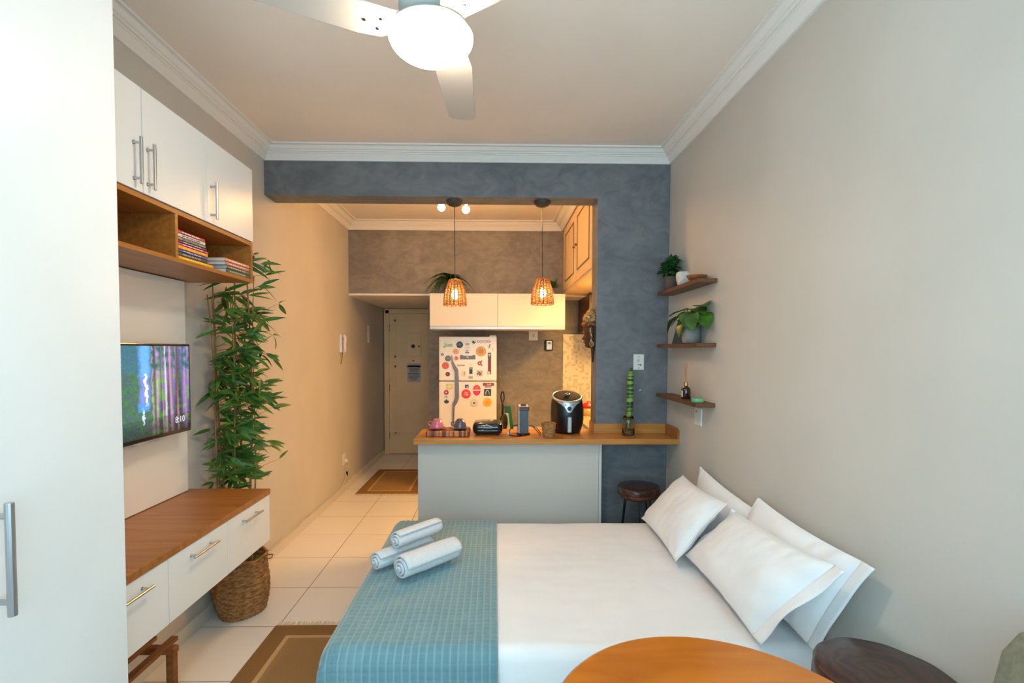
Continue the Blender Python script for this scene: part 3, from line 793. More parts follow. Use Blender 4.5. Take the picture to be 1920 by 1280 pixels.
# silver funnel shaped dial collar following the body
def fr_body(z):
    P = [(.0, .085), (.004, .098), (.02, .104), (.07, .117), (.13, .121), (.19, .120), (.235, .112), (.262, .106), (.28, .105)]
    for (a, ra), (b, rb_) in zip(P, P[1:]):
        if a <= z <= b: return ra + (rb_ - ra) * (z - a) / (b - a)
    return .1
cps = []; 
for i in range(15):
    t = i / 14; z = .228 - .075 * t
    wd_ = .062 * (1 - t) ** 2.6 + .024 * math.sqrt(max(0, 1 - max(0, (t - .45) / .55) ** 2)) + .001
    row = []
    for j in range(13):
        xx = -wd_ + 2 * wd_ * j / 12; rr = fr_body(z) + .002
        xx = max(-rr * .98, min(rr * .98, xx))
        row.append((fx + xx, fy - math.sqrt(rr * rr - xx * xx), .932 + z))
    cps.append(row)
MB().ring_surface(cps, False).build('dial_collar', M['silver'], af, smooth=True, solid=.002)
MB().cyl((fx, fy - .114, 1.116), (fx, fy - .128, 1.116), .0155, 28).build('dial', base_mat('dial_blue_black', (26, 38, 56), .3), af, bevel=.002)
for dx in (-.026, .026): MB().cyl((fx + dx, fy - .112, 1.142), (fx + dx, fy - .121, 1.142), .004, 14).build('indicator', M['black'], af)
MB().box((fx - .014, fy - .142, .948), (fx + .014, fy - .116, 1.058)).build('basket_handle', base_mat('handle_pale', (176, 190, 198), .3, metal=.3), af, bevel=.006, seg=3)

# glass jar with braided snake plant
jx, jy = .925, 3.40
glass = base_mat('clear_glass', (240, 235, 225), .02)
glass.node_tree.nodes['Principled BSDF'].inputs['Transmission Weight'].default_value = 1.0
glass.node_tree.nodes['Principled BSDF'].inputs['IOR'].default_value = 1.3
gj = thing('glass_vase', (jx, jy, .93), 'small clear glass jar holding the banded green stalk', 'vase')
MB().lathe([(.0, .001), (.040, .001), (.043, .006), (.043, .10), (.036, .118), (.034, .145), (.031, .145), (.033, .117), (.040, .098), (.040, .012), (.0, .010)], (jx, jy, .93), 36, cap0=False, cap1=False).build('jar', glass, gj, smooth=True)
MB().lathe([(.0, 0), (.038, 0), (.038, .035), (.0, .036)], (jx, jy, .942), 24, cap0=False, cap1=False).build('pebbles', noise_mat('vase_pebbles', (96, 70, 40), (140, 112, 64), nscale=90, rough=.6, bump=.8), gj, smooth=True)
sp_ = base_mat('banded_stalk', (90, 130, 50), .45)
bb = sp_.node_tree.nodes['Principled BSDF']; v_ = coords(sp_, (3, 3, 42)); wv = N(sp_, 'ShaderNodeTexNoise'); wv.inputs['Scale'].default_value = 1.0; wv.inputs['Detail'].default_value = 1
L(sp_, v_, wv.inputs['Vector']); rr_ = N(sp_, 'ShaderNodeValToRGB'); rr_.color_ramp.elements[0].position = .46; rr_.color_ramp.elements[1].position = .56
rr_.color_ramp.elements[0].color = (*lin((30, 66, 26)), 1); rr_.color_ramp.elements[1].color = (*lin((128, 160, 66)), 1)
L(sp_, wv.outputs['Fac'], rr_.inputs['Fac']); L(sp_, rr_.outputs['Color'], bb.inputs['Base Color'])
rings = []
for i in range(60):
    t = i / 59; z = .985 + .44 * t
    r = (.014 + .010 * math.sin(min(1, t * 1.15) * PI * .8)) * (1 if t < .86 else max(.03, 1 - (t - .86) / .145)) + .0014 * math.sin(t * 120)
    cx = jx - .006 + .030 * t + .006 * math.sin(t * 5); cy = jy + .01 * math.sin(t * 3)
    rings.append([(cx + r * math.cos(2 * PI * j / 16), cy + r * math.sin(2 * PI * j / 16), z) for j in range(16)])
tag(MB().ring_surface(rings, True, True, True).build('snake_plant', sp_, smooth=True), 'single upright banded green stalk standing in the glass jar', 'plant')

# ------------------------------------------------------------------ fittings on pillar and right wall
plate('wall_socket', (1.037, YB, 1.445), (1, 0, 0), (0, 0, 1), (0, -1, 0), .038, .056, 'white socket plate with switch on the blue grey pillar', 'socket', holes=((-.004, .012, .012, .012, 0), (.0, -.018, .006, .003, 1), (.014, -.020, .004, .006, 1), (-.004, .013, .002, .002, 1), (-.002, .040, .0025, .0025, 1), (0, -.042, .0025, .0025, 1)))
tag(MB().tube([(1.042, YB - .004, 1.238), (1.05, YB - .010, 1.243), (1.058, YB - .004, 1.247)], .004, 8).build('cable_clip', M['switch'], smooth=True), 'tiny white clip on the pillar right of the green stalk', 'clip')
plate('wall_switch', (XR, 3.0, 1.125), (0, 1, 0), (0, 0, 1), (-1, 0, 0), .05, .055, 'white switch plate on the right wall under the lowest shelf', 'switch', holes=((.02, .03, .004, .004, 1),))
plate('wall_switch', (.463, YK, 1.705), (1, 0, 0), (0, 0, 1), (0, -1, 0), .055, .055, 'cream switch plate on the kitchen wall under the white cabinet', 'switch', holes=((.0, .0, .012, .022, 0), (.004, .0, .004, .012, 1)))
lb = thing('key_box', (.65, YK, 1.53), 'small black and silver key box on the kitchen wall', 'key box')
MB().box((.60, YK - .045, 1.525), (.70, YK, 1.655)).build('case', M['black'], lb, bevel=.012, seg=3)
MB().box((.618, YK - .052, 1.537), (.688, YK - .044, 1.645)).build('front_plate', M['silver'], lb, bevel=.006)
MB().box((.635, YK - .055, 1.605), (.671, YK - .051, 1.632)).build('dial_window', M['greyp'], lb, bevel=.002)

# corner shelves
sh = tag(MB().box((1.137, 2.775, 0), (XR - .0005, 3.465, .024)).build('wall_shelf', M['darkwood'], bevel=.003), 'topmost dark wooden shelf on the right wall', 'shelf', 'wooden corner shelves')
sh.location.z = 1.912
c = sh.copy(); COL.objects.link(c); c.location.z = 1.548; c['label'] = 'middle dark wooden shelf on the right wall, holding the broad leaved plant'
c = sh.copy(); COL.objects.link(c); c.location.z = 1.206; c['label'] = 'lowest dark wooden shelf on the right wall'
SH1, SH2, SH3 = 1.936, 1.572, 1.230
# bushy succulent
px_, py_ = 1.19, 3.345
pp = thing('potted_succulent', (px_, py_, SH1), 'bushy dark green plant in a brown grey pot on the top shelf', 'potted plant')
MB().lathe([(.036, .0), (.040, .004), (.048, .085), (.049, .092), (.044, .092), (.042, .084), (.0, .082)], (px_, py_, SH1), 32, cap1=False).build('pot', noise_mat('brown_pot', (104, 88, 80), (86, 74, 68), nscale=12, rough=.8), pp, smooth=True)
lf = MB(); rs = random.Random(4)
for k in range(150):
    a = rs.uniform(0, 2 * PI); el = rs.uniform(-.25, 1.45); r0 = rs.uniform(.01, .055)
    d = Vector((math.cos(a) * math.cos(el), math.sin(a) * math.cos(el), math.sin(el)))
    b0 = Vector((px_ - .012, py_ - .03, SH1 + .118)) + Vector((d.x * r0, d.y * r0 * 1.3, d.z * r0 * 1.4))
    for q in range(3):
        dd = (d + Vector((rs.uniform(-.5, .5), rs.uniform(-.5, .5), rs.uniform(-.3, .5)))).normalized()
        e = b0 + dd * .045
        if e.x > XR - .006 or e.y > YB - .006: continue
        lf.leaf(b0, dd, (0, 0, 1), rs.uniform(.03, .048), .022, .3, .35, 4)
lf.build('foliage', M['leafd'], pp, recalc=False)
# white stone like cup
ws = thing('white_textured_cup', (1.178, 3.105, SH1), 'white speckled rounded candle holder beside the bushy plant', 'candle holder')
def spk(r, z, a, i): return r * (1 + .06 * math.cos(4 * a + PI))
MB().lathe([(.026, .0), (.032, .006), (.040, .04), (.041, .07), (.037, .084), (.032, .086), (.031, .07), (.0, .066)], (1.178, 3.105, SH1), 40, spk, cap1=False).build('cup', noise_mat('speckled_white', (216, 212, 206), (150, 146, 142), nscale=110, lo=.5, hi=.72, rough=.7, bump=.4), ws, smooth=True)
# wooden dish
wdh = tag(MB().lathe([(.028, .0), (.030, .003), (.046, .014), (.058, .030), (.058, .034), (.052, .030), (.04, .016), (.0, .008)], (1.185, 2.91, SH1), 44, lambda r, z, a, i: r * (1 + .02 * math.cos(8 * a)), cap1=False).build('carved_dish', noise_mat('carved_wood', (120, 62, 34), (158, 92, 52), nscale=30, rough=.5, bump=.3), smooth=True, origin=(1.185, 2.91, SH1)), 'small reddish brown carved dish at the near end of the top shelf', 'dish')
# broad leaved plant
qx, qy = 1.187, 2.985
pq = thing('potted_pothos', (qx, qy, SH2), 'broad leaved green plant in a pale grey cylinder pot', 'potted plant')
MB().lathe([(.040, .0), (.050, .006), (.053, .04), (.0545, .105), (.050, .105), (.048, .09), (.0, .088)], (qx, qy, SH2), 36, cap1=False).build('pot', noise_mat('pale_grey_pot', (142, 140, 130), (128, 126, 116), nscale=10, rough=.8), pq, smooth=True)
lf = MB(); stm = MB()
heart = lambda t: (math.sin(PI * min(1, t * .95 + .02) ** .62) ** .8)
for (ax, ay, az, dxx, dyy, dzz, ln_, wd_) in (
    (-.02, -.02, .22, -.5, -.8, -.55, .14, .105), (-.05, .10, .20, -.5, .55, -.7, .12, .08), (.0, .06, .235, -.45, .8, .02, .15, .085),
    (.02, -.08, .25, -.2, -.95, .12, .155, .10), (-.06, .18, .19, -.3, .3, -.95, .11, .055), (-.03, -.10, .20, -.4, -.7, -.9, .11, .09), (.01, -.02, .24, .0, -1, -.1, .14, .10), (-.04, .0, .17, -.6, -.2, -.9, .11, .085), (.0, -.05, .20, -.3, -.9, -.4, .13, .09), (.02, -.12, .20, -.1, -.8, -.55, .12, .10), (-.02, .04, .225, -.7, .2, -.5, .12, .085)):
    p = Vector((qx + ax, qy + ay, SH2 + az - .03))
    stm.tube([(qx, qy, SH2 + .09), (qx + ax * .4, qy + ay * .5, SH2 + .09 + (az - .12) * .7), p], .0025, 6)
    lf.leaf(p, (dxx, dyy, dzz), (-.3, 0, 1), ln_, wd_, .25, .22, 9, shape=heart)
lf.build('foliage', M['leafm'], pq, smooth=True, recalc=False); stm.build('stems', M['leafm'], pq)
# dark triangular plaque behind
tq = thing('dark_plaque', (1.2, 3.23, SH2), 'dark slate coloured tapered plaque leaning behind the pale grey pot', 'plaque')
MB().prism([(3.335, 0), (3.15, 0), (3.155, .19), (3.265, .19)], lambda y, z: (1.195 + z * .12, y, SH2 + z), lambda y, z: (1.205 + z * .12, y, SH2 + z)).build('board', base_mat('slate', (62, 68, 72), .4), tq, bevel=.003)
pm_ = MB()
for z in (.135, .125): pm_.box((1.2095, 3.18, SH2 + z), (1.2125, 3.24, SH2 + z + .003))
pmk = MB().obox((1.2115 - .001, 3.21, SH2 + .13), (.0005, 0, 0), (0, .03, 0), (0.0, 0, .002)).build('lettering_line', M['switch'], tq)
pmk.location.x = -.0016
# reed diffuser
dx_, dy_ = 1.185, 3.045
df = thing('reed_diffuser', (dx_, dy_, SH3), 'dark amber diffuser bottle with gold neck and reed sticks', 'diffuser')
MB().lathe([(.026, .0), (.028, .003), (.028, .05), (.025, .066), (.013, .076), (.011, .082), (.0, .083)], (dx_, dy_, SH3), 32, cap1=False).build('bottle', base_mat('amber_dark', (48, 18, 12), .12, coat=.6), df, smooth=True)
MB().cyl((dx_, dy_, SH3 + .080), (dx_, dy_, SH3 + .102), .0125, 24).build('neck_collar', base_mat('gold', (206, 160, 92), .25, metal=1), df, bevel=.001)
st = MB()
for k, (a, b) in enumerate(((-.010, .0), (-.003, .005), (.004, -.004), (.0, .010), (-.006, -.008))): st.cyl((dx_ + a * .3, dy_ + b * .3, SH3 + .10), (dx_ + a, dy_ + b, SH3 + .218), .0016, 7)
st.build('reed_sticks', base_mat('reed', (196, 136, 88), .7), df)
MB().obox((dx_ - .0275, dy_ - .010, SH3 + .032), (.0012, .0, 0), (-.0, .014, 0), (0, 0, .020)).build('bottle_label', base_mat('label_cream', (200, 190, 175), .6), df, bevel=.001)
tc_ = thing('tin_candle', (1.18, 2.85, SH3), 'small round turquoise and green tin on the lowest shelf', 'tin')
MB().lathe([(.034, 0), (.036, .002), (.036, .020), (.032, .022), (.0, .022)], (1.18, 2.85, SH3), 32, cap1=False).build('tin', noise_mat('turquoise_green', (44, 150, 158), (120, 190, 120), scale=(1, 1, .1), nscale=14, rough=.35), tc_, smooth=True)

# carved mask on the pillar's side
mk = thing('carved_mask', (PX0, 3.655, 1.54), 'gilded carved wooden head mask hung on the side of the pillar', 'mask')
mg = noise_mat('gilded_wood', (88, 46, 20), (176, 122, 52), nscale=34, rough=.38, bump=.5, metal=.25, lo=.42, hi=.7)
mdk = noise_mat('dark_carved_wood', (48, 26, 18), (84, 46, 28), nscale=26, rough=.35)
hair_m = noise_mat('curled_gold', (112, 74, 36), (206, 168, 108), nscale=70, rough=.45, bump=.9, metal=.2, lo=.4, hi=.62)
# face profile (distance out from the pillar, height)
prof = [(1.545, .030), (1.550, .052), (1.562, .066), (1.574, .062), (1.580, .070), (1.588, .066), (1.594, .073), (1.601, .067), (1.612, .088), (1.622, .082), (1.645, .066), (1.658, .064), (1.668, .072), (1.69, .074), (1.72, .070), (1.735, .05)]
rings = []
for z, d in prof:
    wdt = .058 * math.sqrt(max(.15, 1 - ((z - 1.65) / .125) ** 2))
    row = []
    for j in range(17):
        a = -PI / 2 + PI * j / 16
        dd = d if abs(a) < .25 else min(d, .066) 
        row.append((PX0 - .014 - max(0, dd - .014) * math.cos(a) ** .8 if math.cos(a) > 0.01 else PX0 - .012, 3.655 + wdt * math.sin(a), z))
    rings.append(row)
MB().ring_surface(rings, False).build('face', mdk, mk, smooth=True, solid=.004)
# crown band, curled hair and top knot
MB().lathe([(.062, 0), (.070, .008), (.071, .022), (.064, .032)], (PX0 - .02, 3.655, 1.705), 30, lambda r, z, a, i: r * (1 + .03 * math.sin(16 * a)), cap0=True, cap1=True).build('crown_band', mg, mk, smooth=True)
hr = MB().lathe([(.062, 0), (.062, .03), (.052, .058), (.036, .072), (.030, .085), (.018, .1), (.0, .102)], (PX0 - .02, 3.655, 1.735), 30, cap1=False)
for k in range(70):
    a = PI / 2 + PI * R_.random(); t = R_.random(); rr = .06 - .028 * t
    hr.ball((PX0 - .02 + rr * math.cos(a), 3.655 + rr * math.sin(a), 1.74 + .075 * t), .007, nu=6, nv=4)
hr.build('curled_hair', hair_m, mk, smooth=True)
for s in (-1, 1):
    MB().tube([(PX0 - .078, 3.655 + s * .010, 1.664), (PX0 - .074, 3.655 + s * .025, 1.670), (PX0 - .055, 3.655 + s * .042, 1.664)], .0028, 6).build('brow', mg, mk, smooth=True)
    MB().ball((PX0 - .069, 3.655 + s * .024, 1.650), .006, .012, .006, 10, 6).build('eyelid', mg, mk, smooth=True)
MB().tube([(PX0 - .066, 3.640, 1.588), (PX0 - .078, 3.655, 1.589), (PX0 - .066, 3.670, 1.588)], .004, 6).build('lips', mg, mk, smooth=True)
er = MB()
for s in (-1,):
    y = 3.655 + s * .056
    er.tube([(PX0 - .028, y, 1.70), (PX0 - .040, y - .004, 1.685), (PX0 - .034, y - .006, 1.655), (PX0 - .026, y - .006, 1.63), (PX0 - .030, y - .006, 1.60), (PX0 - .024, y - .006, 1.58)], .006, 8)
    er.tube([(PX0 - .028 + .013 * math.cos(t), y - .006, 1.575 + .018 * math.sin(t)) for t in [2 * PI * k / 14 for k in range(15)]], .005, 7, False)
    er.ball((PX0 - .028, y - .008, 1.575), .006)
er.build('ear_and_earring', hair_m, mk, smooth=True)
MB().prism([(1.44, 3.655), (1.56, 3.605), (1.70, 3.595), (1.81, 3.625), (1.835, 3.655), (1.81, 3.685), (1.70, 3.715), (1.56, 3.705)], lambda z, y: (PX0 - .0005, y, z), lambda z, y: (PX0 - .014, y, z)).build('back_board', base_mat('mask_board', (36, 22, 18), .6), mk, bevel=.003)

# ------------------------------------------------------------------ kitchen furniture
uc = thing('kitchen_wall_cabinet', (.025, 5.33, 1.745), 'white wall cabinet with two flap doors above the fridge', 'cabinet')
MB().box((-.672, 5.142, 1.745), (.722, YU - .001, 2.108)).build('carcass', M['kitwhite'], uc)
for x0, x1 in ((-.672, .023), (.027, .722)):
    d_ = MB().box((x0, 5.12, 1.775), (x1, 5.141, 2.111)).build('flap_door', M['kitwhite'], uc, bevel=.001)
    MB().box((x0, 5.12, 1.745), (x1, 5.141, 1.773)).build('grip_profile', base_mat('alu_profile', (188, 184, 180), .35, metal=.5), d_)
# overhead closet above the kitchen, built in
oc = thing('overhead_closet', (1.0, 4.65, 2.14), 'cream built in overhead closet with framed doors above the kitchen passage', 'cabinet')
MB().box((.762, YB2 + .001, 2.145), (XR, YU - .001, ZC - .001)).build('carcass', M['door'], oc)
om = MB()
for y0, y1 in ((3.86, 4.62), (4.64, 5.40)):
    d_ = MB().box((.748, y0, 2.175), (.762, y1, 2.84)).build('door', M['door'], oc, bevel=.002)
    q = MB(); w_ = .012
    for a, b in (((y0 + .09, 2.26), (y1 - .09, 2.26 + w_)), ((y0 + .09, 2.75 - w_), (y1 - .09, 2.75)), ((y0 + .09, 2.26), (y0 + .09 + w_, 2.75)), ((y1 - .09 - w_, 2.26), (y1 - .09, 2.75))):
        q.box((.741, a[0], a[1]), (.748, b[0], b[1]))
    q.build('door_molding', base_mat('closet_shadow_line', (132, 118, 98), .6), d_, bevel=.002)
    MB().ball((.738, (y0 + .05) if y0 > 4.6 else (y1 - .05), 2.5), .012).build('knob', M['brass'], d_, smooth=True)
# dark wood cabinet in the corner
dc = thing('corner_wall_cupboard', (1.12, 5.6, 1.73), 'dark brown wooden wall cupboard in the kitchen corner behind the mask', 'cupboard')
dwm = wood_mat('dark_cupboard', (52, 28, 14), (78, 44, 22), 'Z', .4)
MB().box((1.02, 5.27, 1.735), (XR, YK - .001, 2.133)).build('carcass', dwm, dc, bevel=.002)
MB().box((1.004, 5.275, 1.738), (1.019, 5.63, 2.13)).build('door', dwm, dc, bevel=.002)
MB().box((1.004, 5.635, 1.738), (1.019, 5.99, 2.13)).build('door', dwm, dc, bevel=.002)
# worktop on the right side of the kitchen
kc = thing('kitchen_worktop', (1.0, 4.4, 0), 'kitchen base unit with stone top behind the pillar', 'kitchen unit')
MB().box((.79, 3.80, .0), (XR - .001, 5.0, .86)).build('base_cabinet', M['white'], kc)
MB().box((.77, 3.79, .861), (XR - .001, 5.02, .895)).build('worktop', noise_mat('granite', (176, 164, 140), (140, 128, 106), nscale=60, rough=.2), kc, bevel=.002)
pt = thing('cooking_pot', (.915, 4.80, .895), 'cream pot with a red lid on the kitchen worktop behind the fryer', 'pot')
MB().lathe([(.06, 0), (.066, .004), (.070, .05), (.070, .078), (.064, .078), (.0, .074)], (.915, 4.80, .8955), 32, cap1=False).build('body', base_mat('cream_enamel', (214, 176, 104), .3), pt, smooth=True)
MB().lathe([(.073, 0), (.074, .012), (.062, .036), (.02, .046), (.018, .06), (.0, .062)], (.915, 4.80, .975), 32, cap1=False).build('lid', base_mat('red_lid', (196, 20, 18), .3), pt, smooth=True)
# under closet lamp
ul = thing('under_cabinet_lamp', (1.08, 4.35, 2.12), 'slim lamp under the overhead closet', 'lamp')
MB().box((1.03, 4.0, 2.128), (1.13, 4.7, 2.1445)).build('housing', M['white'], ul)
MB().box((1.035, 4.01, 2.120), (1.125, 4.69, 2.128)).build('diffuser', emit_mat('under_light', (1.0, .55, .16), UNDER_E), ul)

# low cabinet between fridge and wall, with pan and boards
lc = thing('low_cabinet', (.45, 5.75, 0), 'low white cabinet against the kitchen wall beside the fridge', 'cabinet')
MB().box((.06, 5.50, 0), (.80, YK - .001, .575)).build('body', M['white'], lc, bevel=.002)
MB().box((.05, 5.49, .576), (.81, YK - .001, .6)).build('top', M['white'], lc, bevel=.002)
pan = thing('frying_pan', (.09, 5.62, .60), 'dark frying pan standing on edge beside the fridge', 'pan')
pd = Vector((.35, -.94, 0)).normalized()
pd = Vector((.92, -.38, 0)).normalized()
MB().lathe([(.0, .0), (.085, .0), (.098, .028), (.101, .028), (.088, -.004), (.0, -.004)], (.085, 5.62, .705), 36, cap0=False, cap1=False, axis=pd).build('pan_body', M['black'], pan, smooth=True)
MB().tube([(.085, 5.62, .80), (.09, 5.615, .88), (.085, 5.61, .95)], .012, 10).build('pan_handle', M['black'], pan, smooth=True)
MB().tube([(.086 + .018 * math.sin(t) , 5.61, 1.00 + .058 * math.cos(t)) for t in [2 * PI * k / 20 for k in range(21)]], .008, 8, False).build('hanging_loop', M['black'], pan, smooth=True)
gb = tag(MB().obox((.165, 5.80, .738), (.038, -.006, 0), (.0, .005, 0), (-.018, .01, .135)).build('green_cutting_board', base_mat('green_board', (22, 96, 62), .35), bevel=.004), 'green cutting board leaning beside the fridge', 'cutting board')
wb2 = tag(MB().obox((.150, 5.725, .70), (.018, -.004, 0), (.0, .004, 0), (-.012, .008, .10)).build('white_cutting_board', base_mat('pale_board', (190, 200, 186), .4), bevel=.003), 'narrow pale cutting board in front of the green one', 'cutting board')

# ------------------------------------------------------------------ fridge
fg = thing('fridge', (-.295, 5.65, 0), 'cream two door fridge covered in magnets', 'fridge')
FW = base_mat('fridge_enamel', (226, 218, 204), .3, coat=.3)
MB().box((-.60, 5.40, .03), (.012, 5.97, 1.665)).build('body', FW, fg, bevel=.006)
MB().box((-.605, 5.348, 1.198), (.018, 5.398, 1.675)).build('freezer_door', FW, fg, bevel=.008, seg=3)
MB().box((-.605, 5.348, .07), (.018, 5.398, 1.188)).build('fridge_door', FW, fg, bevel=.008, seg=3)
MB().box((-.06, 5.37, 1.665), (.012, 5.45, 1.69)).build('hinge_cover', FW, fg, bevel=.004)
for x in (-.55, -.04): MB().cyl((x, 5.45, 0), (x, 5.45, .035), .02).build('foot', M['black'], fg)
GS = base_mat('fridge_grip', (112, 106, 104), .35, metal=.3)
def strip(Lp, Rp, name):
    q = MB(); a = [(x, z) for x, z in Lp] + [(x, z) for x, z in reversed(Rp)]
    q.prism(a, lambda x, z: (x, 5.3485, z), lambda x, z: (x, 5.338, z)); return q.build(name, GS, fg, bevel=.0015)
strip([(-.470, 1.475), (-.467, 1.39), (-.452, 1.335), (-.434, 1.296), (-.432, 1.20)], [(-.462, 1.475), (-.452, 1.41), (-.425, 1.360), (-.396, 1.316), (-.390, 1.20)], 'freezer_grip')
strip([(-.432, 1.186), (-.432, 1.015), (-.445, .975), (-.459, .95), (-.459, .60)], [(-.390, 1.186), (-.388, 1.016), (-.405, .965), (-.435, .915), (-.447, .60)], 'fridge_grip')

# magnets: each is a thing of its own
MY = 5.3478
G = 'magnets on the fridge'
mats = {}
def cm(c, r=.4):
    if c not in mats: mats[c] = base_mat('magnet_ink', c, r)
    return mats[c]
def mdisc(x, z, r, col, label, inner=None, txt=None, tcol=(240, 240, 235), ts=None, name='round_magnet'):
    t = thing(name, (x, MY, z - r), label, 'magnet', G)
    MB().cyl((x, MY, z), (x, MY - .004, z), r, 32).build('disc', cm(col), t, bevel=.0008)
    if inner:
        for (rr, c2) in inner:
            k = inner.index((rr, c2)) + 1
            MB().cyl((x, MY - .004, z), (x, MY - .004 - .0006 * k, z), rr, 28).build('printed_ring', cm(c2), t)
    if txt:
        for i, line in enumerate(txt):
            text('lettering', line, ts, (x, MY - .0068, z + ts * (.5 * (len(txt) - 1) - i) * .95), cm(tcol), t)
    return t
def mrect(x, z, hw, hh, col, label, name='square_magnet', **k):
    t = thing(name, (x, MY, z - hh), label, 'magnet', G)
    MB().box((x - hw, MY - .004, z - hh), (x + hw, MY, z + hh)).build('plate', cm(col), t, bevel=.0008)
    return t
def mtext(body, x, z, size, col, label, name='letter_magnet'):
    t = thing(name, (x, MY, z - size / 2), label, 'magnet', G)
    text('lettering', body, size, (x, MY - .002, z), cm(col), t, ext=.0018)
    return t
t = mtext('Just', -.500, 1.585, .062, (90, 170, 40), 'green script letter magnet at the upper left of the freezer door')
MB().box((-.565, MY - .003, 1.566), (-.53, MY, 1.571)).build('underline', cm((90, 170, 40)), t)
mdisc(-.381, 1.587, .036, (38, 44, 48), 'black round magnet right of the green script', inner=[(.028, (52, 60, 64)), (.0, (0, 0, 0))][:1], txt=['A'], tcol=(140, 150, 150), ts=.035)
t = mtext('GK', -.298, 1.592, .034, (90, 90, 86), 'thin grey two letter magnet with a line of small print')
text('small_print', 'RESTAURANTE', .008, (-.298, MY - .002, 1.556), cm((110, 108, 100)), t)
t = mtext('GOOSO', -.125, 1.621, .040, (130, 40, 36), 'dark red word magnet at the top right of the freezer door')
MB().box((-.065 + .0, MY - .003, 1.617), (-.048, MY, 1.621)).build('dash', cm((130, 40, 36)), t)
t = thing('leaf_magnet', (-.225, MY, 1.60), 'dark leaf shaped magnet beside the dark red word', 'magnet', G)
lm2 = MB()
for a, ln_, cx in ((2.6, .028, -.225), (2.0, .022, -.226), (3.3, .026, -.222), (4.0, .022, -.218), (.9, .016, -.22)):
    lm2.leaf((cx, MY - .002, 1.612), (math.cos(a), 0, math.sin(a)), (0, -1, 0), ln_, .013, 0, .1)
lm2.build('leaves', cm((60, 70, 50)), t, solid=.002, recalc=False)
mdisc(-.419, 1.514, .028, (214, 130, 66), 'orange round magnet with a pale centre', inner=[(.018, (232, 190, 130)), (.009, (214, 130, 66))])
t = mtext('AF', -.300, 1.520, .024, (66, 60, 58), 'small black initials magnet above the grey strip magnet')
MB().box((-.322, MY - .003, 1.497), (-.278, MY, 1.506)).build('base_bar', cm((66, 60, 58)), t)
mdisc(-.151, 1.515, .054, (196, 146, 54), 'large gold round magnet on the freezer door', inner=[(.046, (208, 160, 66)), (.03, (186, 128, 46))])
t = thing('stick_magnet', (-.06, MY, 1.55), 'tiny grey slanted magnet above the long dark red one', 'magnet', G)
MB().obox((-.060, MY - .0022, 1.572), (.008, 0, .004), (0, .002, 0), (.006, 0, .022) ).build('plate', cm((128, 120, 108)), t)
t = mtext('Peixe', -.026, 1.536, .018, (178, 140, 70), 'tiny ochre upright word magnet at the right edge of the freezer')
for ch in t.children:
    for v in ch.data.vertices: v.co = Vector((-v.co.z + .009, v.co.y, v.co.x + .009))
mdisc(-.568, 1.482, .015, (66, 92, 124), 'small blue round magnet at the left edge of the freezer', inner=[(.006, (150, 170, 180))])
mdisc(-.507, 1.439, .031, (70, 86, 82), 'dark green grey round magnet beside the freezer grip', inner=[(.024, (120, 130, 122)), (.018, (70, 86, 82)), (.008, (170, 170, 160))])
t = thing('star_magnet', (-.417, MY, 1.41), 'pinkish red spiky star magnet', 'magnet', G)
sp2 = []
for k in range(24):
    r = .031 if k % 2 == 0 else .014
    sp2.append((-.417 + r * math.cos(2 * PI * k / 24), 1.442 + r * math.sin(2 * PI * k / 24)))
MB().prism(sp2, lambda x, z: (x, MY, z), lambda x, z: (x, MY - .003, z)).build('star', cm((206, 92, 84)), t)
t = thing('strip_magnet', (-.296, MY, 1.43), 'grey blue horizontal strip magnet with wavy top on the freezer', 'magnet', G)
wp = [(-.378, 1.430), (-.212, 1.430), (-.212, 1.478), (-.235, 1.476), (-.26, 1.468), (-.33, 1.468), (-.355, 1.476), (-.378, 1.478)]
MB().prism(wp, lambda x, z: (x, MY, z), lambda x, z: (x, MY - .004, z)).build('plate', cm((98, 104, 116)), t, bevel=.0008)
MB().ball((-.296, MY - .005, 1.452), .014, .001, .008).build('badge', cm((170, 190, 220)), t)
mdisc(-.534, 1.361, .038, (208, 100, 70), 'coral round magnet at the left of the freezer', inner=[(.032, (198, 92, 66))])
MB()
t = mdisc(-.510, 1.270, .024, (98, 24, 32), 'wine red round magnet low on the freezer door', inner=[(.010, (150, 80, 80))])
t = mrect(-.365, 1.365, .042, .0075, (206, 198, 184), 'narrow wordmark magnet left of the bottle magnet', name='word_magnet')
text('lettering', 'MAMMAMIA', .0155, (-.365, MY - .005, 1.365), cm((120, 40, 60)), t)
t = mrect(-.260, 1.309, .017, .036, (64, 84, 56), 'small dark green bottle picture magnet', name='picture_magnet')
text('small_print', 'CHA', .014, (-.26, MY - .003, 1.371), cm((100, 100, 92)), t)
MB().box((-.272, MY - .005, 1.275), (-.248, MY - .004, 1.315)).build('printed_shade', cm((24, 40, 22)), t)
MB().box((-.270, MY - .0055, 1.33), (-.250, MY - .004, 1.342)).build('printed_band', cm((170, 180, 150)), t)
t = thing('figure_magnet', (-.163, MY, 1.36), 'dark red round cut out magnet with a pointer', 'magnet', G)
q = MB().cyl((-.167, MY, 1.388), (-.167, MY - .003, 1.388), .022, 22); q.obox((-.146, MY - .0015, 1.41), (.006, 0, .008), (0, .0015, 0), (-.004, 0, .004)); q.obox((-.145, MY - .0015, 1.366), (.006, 0, -.008), (0, .0015, 0), (.004, 0, .004))
q.build('cutout', cm((150, 40, 44)), t)
MB().cyl((-.167, MY - .003, 1.388), (-.167, MY - .0042, 1.388), .009, 16).build('printed_ring', cm((210, 180, 170)), t)
t = thing('long_magnet', (-.060, MY, 1.27), 'long upright dark red strip magnet at the right of the freezer', 'magnet', G)
MB().box((-.076, MY - .004, 1.27), (-.042, MY, 1.50)).build('plate', cm((112, 40, 30)), t, bevel=.0008)
